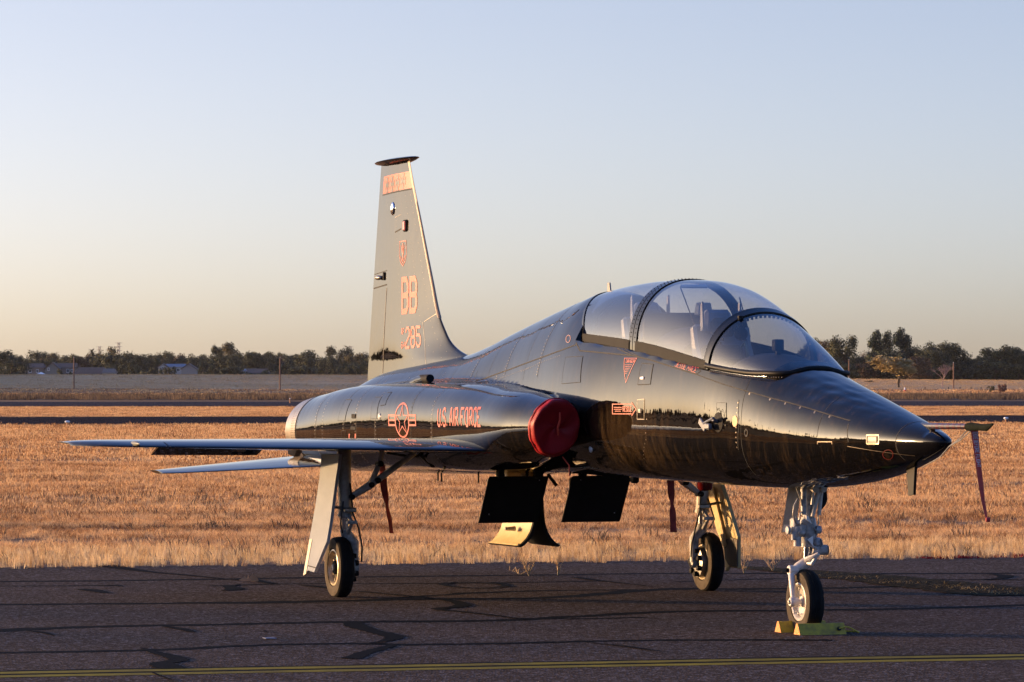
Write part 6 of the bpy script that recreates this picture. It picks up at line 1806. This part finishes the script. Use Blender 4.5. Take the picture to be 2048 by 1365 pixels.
# speed brakes under the belly
for s in (-1, 1):
    y0, y1 = s * .105, s * .62
    m = MB(); m.prism([(-5.08, y0, 1.015), (-5.08, y1, 1.015), (-5.34, y1, .645), (-5.34, y0, .645)], (-.028, 0, -.02)); sb = fixnormals(m.build('speed_brake', DARK, jet, 20))
    m = MB()
    for yy in (.2, .52): m.box((-5.10, s * yy, 1.045), (.08, .05, .10), None, .01)
    m.build('hinge_arm', DARK, sb, 20)
    m = MB()
    for yy, zz in ((.18, .98), (.55, .70)): m.ball((-5.08 - (1.015 - zz) * .7 + .006, s * yy, zz), .006, 6, 4)
    m.build('panel_screw', mat('bright screw', (.6, .6, .6), .3, metal=.8), sb, 60)
    m = MB(); m.box((-5.36, s * .36, .93), (.12, .34, .14), None, .02); m.tube([(-5.3, s * .25, .84), (-5.3, s * .25, 1.03)], .02, 8); m.tube([(-5.3, s * .45, .84), (-5.32, s * .42, 1.03)], .02, 8)
    m.build('brake_actuator', CREAM, sb, 30)
# inner main gear doors hanging back to back on the centre line
xi = float(L(1079, 1040, 1, 0)[0])
for s in (-1, 1):
    m = MB(); rows = []
    prof = [(.012, 1.03), (.014, .80), (.018, .70), (.030, .60), (.052, .53), (.085, .475), (.13, .43), (.165, .412)]
    for k, x in enumerate((xi, xi - .35, xi - .72)):
        rows.append([(x, s * (y + .01 * k), z) for y, z in prof])
    m.grid(rows)
    rows2 = [[(a, b + s * .022, c + .012) for a, b, c in r] for r in rows]
    m.grid([r[::-1] for r in rows2]); m.grid([rows[0], rows2[0]]); m.grid([rows2[-1], rows[-1]]); m.grid([[r[-1] for r in rows], [r[-1] for r in rows2]])
    d = fixnormals(m.build('gear_door', DARK if s > 0 else DARK, jet, 50)); d['label'] = 'starboard inner gear door' if s < 0 else 'port inner gear door'
    m = MB(); m.grid([[(a - .02, b + s * .0265, c + .014) for a, b, c in rows[0]], [(a + .01, b + s * .0265, c + .014) for a, b, c in rows[2]]]); m.build('inner_face', CREAM, d, 60)
    m = MB(); m.tube([(xi - .02 - .66 * t, s * (.175 + .01 * t), .432) for t in (0, .5, 1)], .012, 6); m.build('door_lip', CREAM, d, 60)
    m = MB(); m.tube([(xi - .05, s * .09, 1.02), (xi - .02, s * .16, .92)], .014, 8); m.build('door_rod', DARK, d, 40)
p = X0(1010, 1058, xi - .3); m = MB(); m.tube([p, (p[0], p[1] + .09, p[2])], [.014, .022], 10); m.build('door_latch', STEEL, jet, 40)
# lit structure inside the bays
m = MB(); m.box((-5.8, -.16, 1.0), (.3, .22, .08), None, .01); m.box((-5.75, -.22, .96), (.10, .05, .10)); m.box((-5.75, -.08, .96), (.10, .05, .10)); m.build('bay_structure', CREAM, jet, 30)
m = MB(); m.box((-5.9, -.66, 1.12), (.26, .12, .10), None, .02)
for k in range(5): m.tube([(-5.74, -.80 + k * .05, 1.15), (-5.73, -.79 + k * .045, 1.06)], .012, 8)
m.build('gear_actuator', mat('oily brass fitting', (.22, .17, .09), .4, metal=.5, var=.4, scale=25), jet, 30)

# ------------------------------------------------------------------ things on and round the jet
jm = jet.matrix_basis.copy() if False else Matrix.LocRotScale(Vector((JX, JY, 0)), Matrix.Rotation(math.atan2(FW[1], FW[0]), 3, 'Z').to_quaternion(), None)
def W(p): return jm @ Vector(p)
def wmb(mb):
    mb.v = [tuple(jm @ Vector(p)) for p in mb.v]; return mb
def put(mb, name, material, root, smooth=50):
    """mesh given in the jet's axes, stored relative to its own top-level object"""
    mb = wmb(mb); o = Vector(root.location) if root else Vector((0, 0, 0))
    mb.v = [tuple(Vector(p) - o) for p in mb.v]
    return mb.build(name, material, root, smooth)
# intake cover: a bag over the lip
for s in (-1,):
    root = empty('intake_cover', W((-2.95, s * .803, 1.435)), 'red vinyl cover stretched over the round engine intake', 'intake cover')
    m = MB(); rr = random.Random(5); rows = []; n = 72
    for x, k in ((-3.05, 1.012), (-3.02, 1.02), (-2.985, 1.02), (-2.962, 1.010), (-2.945, .98), (-2.938, .93), (-2.938, .86), (-2.945, .7), (-2.955, .5), (-2.962, .3), (-2.965, .12), (-2.966, .01)):
        yc, zn, ry, rz = [float(f(min(-2.98, x))) for f in fN]; row = []
        for i in range(n):
            a = 2 * math.pi * i / n
            kk = k * (1 + .012 * math.sin(5 * a + 1) + .010 * math.sin(11 * a)) if k > .9 else k
            dx = .007 * math.sin(3 * a + .6 + k * 3) * (1 - abs(k - .6)) + .003 * math.sin(5 * a + k * 5) if k < .9 else 0
            row.append((x + dx + .055 * min(1.0, kk) * math.sin(a), s * (yc + ry * kk * math.cos(a)), zn + rz * kk * math.sin(a)))
        rows.append(row)
    m.grid(rows, True); fixnormals(put(m, 'cover_bag', COVERM, root, 70))
    m = MB(); yc, zn = s * .803, 1.435
    m.tube([(-2.893, yc + .065 + s * .06, zn + .115), (-2.902, yc + .03 - .02, zn + .06), (-2.926, yc - .0, zn - .005), (-2.945, yc + .01, zn - .06)], [.007, .010, .010, .006], 8)
    put(m, 'pull_handle', mat('bright red strap', (.62, .06, .03), .5), root)
    m = MB()
    for k in (1.035,):
        m.tube([(-3.01 + .055 * math.sin(a), s * (.803 + .190 * k * math.cos(a)), 1.435 + .214 * k * math.sin(a)) for a in np.linspace(0, 2 * math.pi, 60, endpoint=False)], .008, 6, False, True)
    put(m, 'rim_cord', COVERM, root)
    m = MB(); m.tube([(-3.05, s * .72, 1.21), (-3.06, s * .66, 1.14), (-3.06, s * .66, 1.06)], .005, 5); put(m, 'tie_cord', RIBBON, root)
def ribbon3(pxs, plane_x, w0, w1, twist, seed):
    rr = random.Random(seed); P = smooth_line([np.array(L(u, v, 0, plane_x)) for u, v in pxs], 5); rows = []
    for i, p in enumerate(P):
        f_ = i / (len(P) - 1); a = twist * math.sin(f_ * 5 + seed) + .25 * math.sin(f_ * 17 + seed); w = w0 + (w1 - w0) * f_
        d = np.array([math.sin(a), math.cos(a), .06 * math.sin(f_ * 23)]) * w / 2
        rows.append([tuple(p - d), tuple(p + np.array([.004, 0, 0])), tuple(p + d)])
    return MB().grid(rows), rows
def streamer(pxs, plane_x, w0, w1, twist, seed, label):
    m, rows = ribbon3(pxs, plane_x, w0, w1, twist, seed)
    root = empty('warning_streamer', W(rows[0][1]), label, 'streamer', 'red warning streamers')
    put(m, 'ribbon', RIBBON, root, 60)
    rb = MB(); c = rows[0][1]; rb.lathe([(.012, -.01), (.02, 0), (.012, .01)], c, (1, 0, 0), 10); rb.tube([c, (c[0], c[1], c[2] + .06)], .004, 5); put(rb, 'grommet', STEEL, root)
    return root
streamer([(764, 930), (766.5, 952), (768, 976), (772, 998), (775.5, 1021), (780, 1042), (783, 1067)], -6.1, .060, .050, .7, 1, 'dark red streamer hanging beside the starboard leg brace')
streamer([(1341, 958), (1342, 980), (1344, 1005), (1345.5, 1030), (1347, 1065)], -5.6, .065, .060, .5, 2, 'dark red streamer hanging left of the port wheel')
# pitot cover with its cord and streamer
tip = L(1948, 853, 1, 0)
root = empty('pitot_cover', W((tip[0], 0, tip[2])), 'olive canvas pitot cover with long red streamer on the nose boom', 'pitot cover')
def c2(u, v): q = L(u, v, 1, 0); return (q[0], 0.0, q[2])
m = MB(); rows = []
for (u, vt, vb, w) in ((1936, 846, 862, .055), (1942, 845, 863, .060), (1952, 846.5, 862, .055), (1962, 848, 862, .045), (1974, 848, 863, .026), (1986, 846.5, 851, .012)):
    t_, b_ = c2(u, vt), c2(u - (2 if u > 1970 else 0), vb); h_ = (t_[2] - b_[2]) / 2; zc = (t_[2] + b_[2]) / 2
    rows.append([(t_[0], w * math.cos(a) * .5, zc + h_ * math.sin(a)) for a in np.linspace(0, 2 * math.pi, 18, endpoint=False)])
m.grid(rows, True); m.f.append(tuple(range(18))); m.f.append(tuple(len(m.v) - 18 + i for i in range(18)))
fixnormals(put(m, 'canvas_sleeve', CANVAS, root, 50))
m = MB(); P = smooth_line([np.array(c2(u, v)) for u, v in ((1949, 862), (1951, 880), (1955, 915), (1960, 955), (1966, 1000), (1974, 1040))], 5); rows = []
for i, p in enumerate(P):
    f_ = i / (len(P) - 1); w = .042 * (1 - f_) ** .6 + .012; a = .5 * math.sin(f_ * 4) ; d = np.array([math.sin(a) * .5, math.cos(a), 0]) * w / 2
    rows.append([tuple(p - d), tuple(p + np.array([.003, 0, 0])), tuple(p + d)])
m.grid(rows); put(m, 'ribbon', mat('bright red webbing', (.42, .05, .03), .8, var=.2, scale=20), root, 60)
Q, Wt = text_quads('REMOVE BEFORE FLIGHT', .55, .9, .16, 1.5); m = MB(); n_ = len(rows) - 1
for q in Q:
    V = []
    for s_, t_ in q:
        k_ = (.04 + .46 * s_ / Wt) * n_; i_ = min(int(k_), n_ - 1); f_ = k_ - i_
        lo = np.array(rows[i_][0]) * (1 - f_) + np.array(rows[i_ + 1][0]) * f_; hi = np.array(rows[i_][2]) * (1 - f_) + np.array(rows[i_ + 1][2]) * f_
        V.append(tuple(lo + (hi - lo) * (.2 + .6 * t_ / .9) + np.array([.0055, 0, 0])))
    m.add(V, [(0, 1, 2, 3)])
put(m, 'ribbon_lettering', mat('faded white print', (.5, .42, .40), .8), root, 0)
m = MB(); a = c2(1976, 1040); m.box(a, (.02, .03, .03), None, .005); put(m, 'ribbon_tip', RIBBON, root)
m = MB()
q0 = np.array(c2(1899, 893))
for u, v in ((1936, 858), (1941, 862)): m.tube([q0, q0 * .5 + np.array(c2(u, v)) * .5 + np.array([0, 0, -.012]), c2(u, v)], .0045, 5)
m.tube([q0, c2(1880, 915), c2(1845, 935)], .004, 5)
put(m, 'cord', mat('grey cord', (.20, .20, .20), .8), root)
# chocks either side of the nose wheel
def chock(px_left, length, label, name='wheel_chock'):
    p = L(px_left[0], px_left[1], 2, 0.01); x0, y0 = p[0], p[1]; c = (x0, y0 + length / 2, 0.010)
    root = empty(name, W(c), label, 'wheel chock', 'chocks at the nose wheel')
    w, h, b = .115, .078, .010
    prof = [(-w / 2, 0), (w / 2, 0), (w / 2 - .004, .010), (.013, h), (-.013, h), (-w / 2 + .004, .010)]
    m = MB(); m.prism([(x0 + a, y0 + .002, z + .010) for a, z in prof], (0, length - .004, 0)); fixnormals(put(m, 'block', YELLOW, root, 20))
    m = MB(); m.prism([(x0 + a * .97, y0 - .001, .010 + .001 + z * .97) for a, z in prof], (0, .0025, 0)); fixnormals(put(m, 'end_face', ORANGE, root, 20))
    m = MB(); m.lathe([(.016, -.001), (.016, .003), (.001, .003)], (x0 + .045, y0 + length * .85, .05), (.8, 0, .55), 12); put(m, 'rope_hole', DARK, root)
    return (x0, y0)
ca = chock((1594, 1270), .355, 'front yellow wooden chock before the nose wheel')
cb = chock((1556, 1265), .36, 'rear yellow wooden chock half hidden behind the nose wheel')
rope = empty('chock_rope', W((ca[0], ca[1] + .4, .012)), 'thin yellow rope looped between the two chocks', 'rope')
m = MB(); P = smooth_line([(ca[0] + .045, ca[1] + .30, .05), (ca[0] + .03, ca[1] + .37, .06), (ca[0] - .02, ca[1] + .47, .02), (ca[0] - .10, ca[1] + .50, .018), (ca[0] - .2, ca[1] + .40, .018), (ca[0] - .30, ca[1] + .30, .02), (cb[0] + .04, cb[1] + .30, .05)], 6); m.tube(P, .006, 6); put(m, 'cord', ROPE, rope)

# dry weeds growing from the joints at the apron edge
WEEDM = mat('dry weed stalk', (.46, .32, .17), .8, var=.2)
def weed_plant(u, v, stems, h, spread, seed, label):
    g_ = G(u, v, .01); rr = random.Random(seed); root = empty('dry_weed', tuple(g_), label, 'weed')
    for k in range(stems):
        a = rr.uniform(0, 6.283); e = rr.uniform(.5, 1.15) * spread; hh = h * rr.uniform(.7, 1.05); m = MB()
        c, s_ = math.cos(a) * e, math.sin(a) * e * .6
        pts = [(0, 0, 0), (c * .35, s_ * .35, hh * .35), (c * .8, s_ * .8, hh * .7), (c * 1.05, s_ * 1.05, hh)]
        m.tube(pts, [.005, .004, .003, .002], 5)
        for q in range(5):
            t = rr.uniform(.3, .95); p = np.array(pts[0]) + (np.array(pts[3]) - np.array(pts[0])) * t; p[0] += c * .1
            m.tube([tuple(p), (p[0] + rr.gauss(0, .02), p[1] + rr.gauss(0, .02), p[2] + rr.uniform(.01, .05))], [.003, .0015], 4)
        m.build('stem', WEEDM, root, 50)
weed_plant(1058, 1152, 8, .19, .09, 1, 'dry weed tuft with many stems on the apron below the inner gear door')
weed_plant(1040, 1150, 4, .05, .13, 5, 'flattened dry weed lying beside the many-stemmed tuft')
weed_plant(1116, 1151, 4, .16, .03, 2, 'thin upright dry weed between the speed brakes and the port wheel')
weed_plant(1488, 1147, 5, .15, .05, 3, 'dry weed just right of the port gear door')
weed_plant(1546, 1143, 6, .14, .08, 4, 'dry weed left of the nose gear strut')
# leaf litter and a scrap
for i, (u, v) in enumerate(((489, 1162), (496, 1161), (505, 1161), (509, 1163))):
    g_ = G(u, v, .02); m = MB(); a = i * 1.3
    m.add([(g_[0] + .05 * math.cos(a), g_[1], .02), (g_[0], g_[1] + .03, .06 + .01 * i), (g_[0] - .05 * math.cos(a), g_[1] + .01, .025), (g_[0], g_[1] - .03, .02)], [(0, 1, 2), (0, 2, 3)])
    tag(m.build('dry_leaf', mat('orange dry leaf', (.40, .20, .08), .8), None, 0), 'curled orange dry leaf on the tar seam left of the starboard wheel', 'leaf', 'dry leaves on the seam')
g_ = G(539, 1283, .0); m = MB(); m.box((g_[0], g_[1], .022), (.075, .10, .005), Matrix.Rotation(.3, 3, 'Z'))
tag(m.build('paper_scrap', mat('grey paper', (.13, .14, .18), .8), None, 0), 'small pale scrap lying on the asphalt at lower left', 'scrap')
# low red ground plants along the apron edge on the right
redm = straw('red succulent weed', (.10, .008, .012), (.18, .015, .02), (.24, .03, .03), .2)
tuft_r = [blade_mesh('red_tuft', 16, .01, .025, .12, .014, .8, s, redm) for s in (71, 72)]
a_ = [G(u, v)[:2] for u, v in ((1810, 1121.5), (2120, 1119), (2120, 1114.5), (1850, 1117.5))]
ro = scatter('red_ground_weed', a_, 40, tuft_r, 9, .6, 1.2, (.5, .5), .4, nx=10, ny=3, zf=lambda p: .012)
ro.data.materials.clear(); ro.data.materials.append(redm)
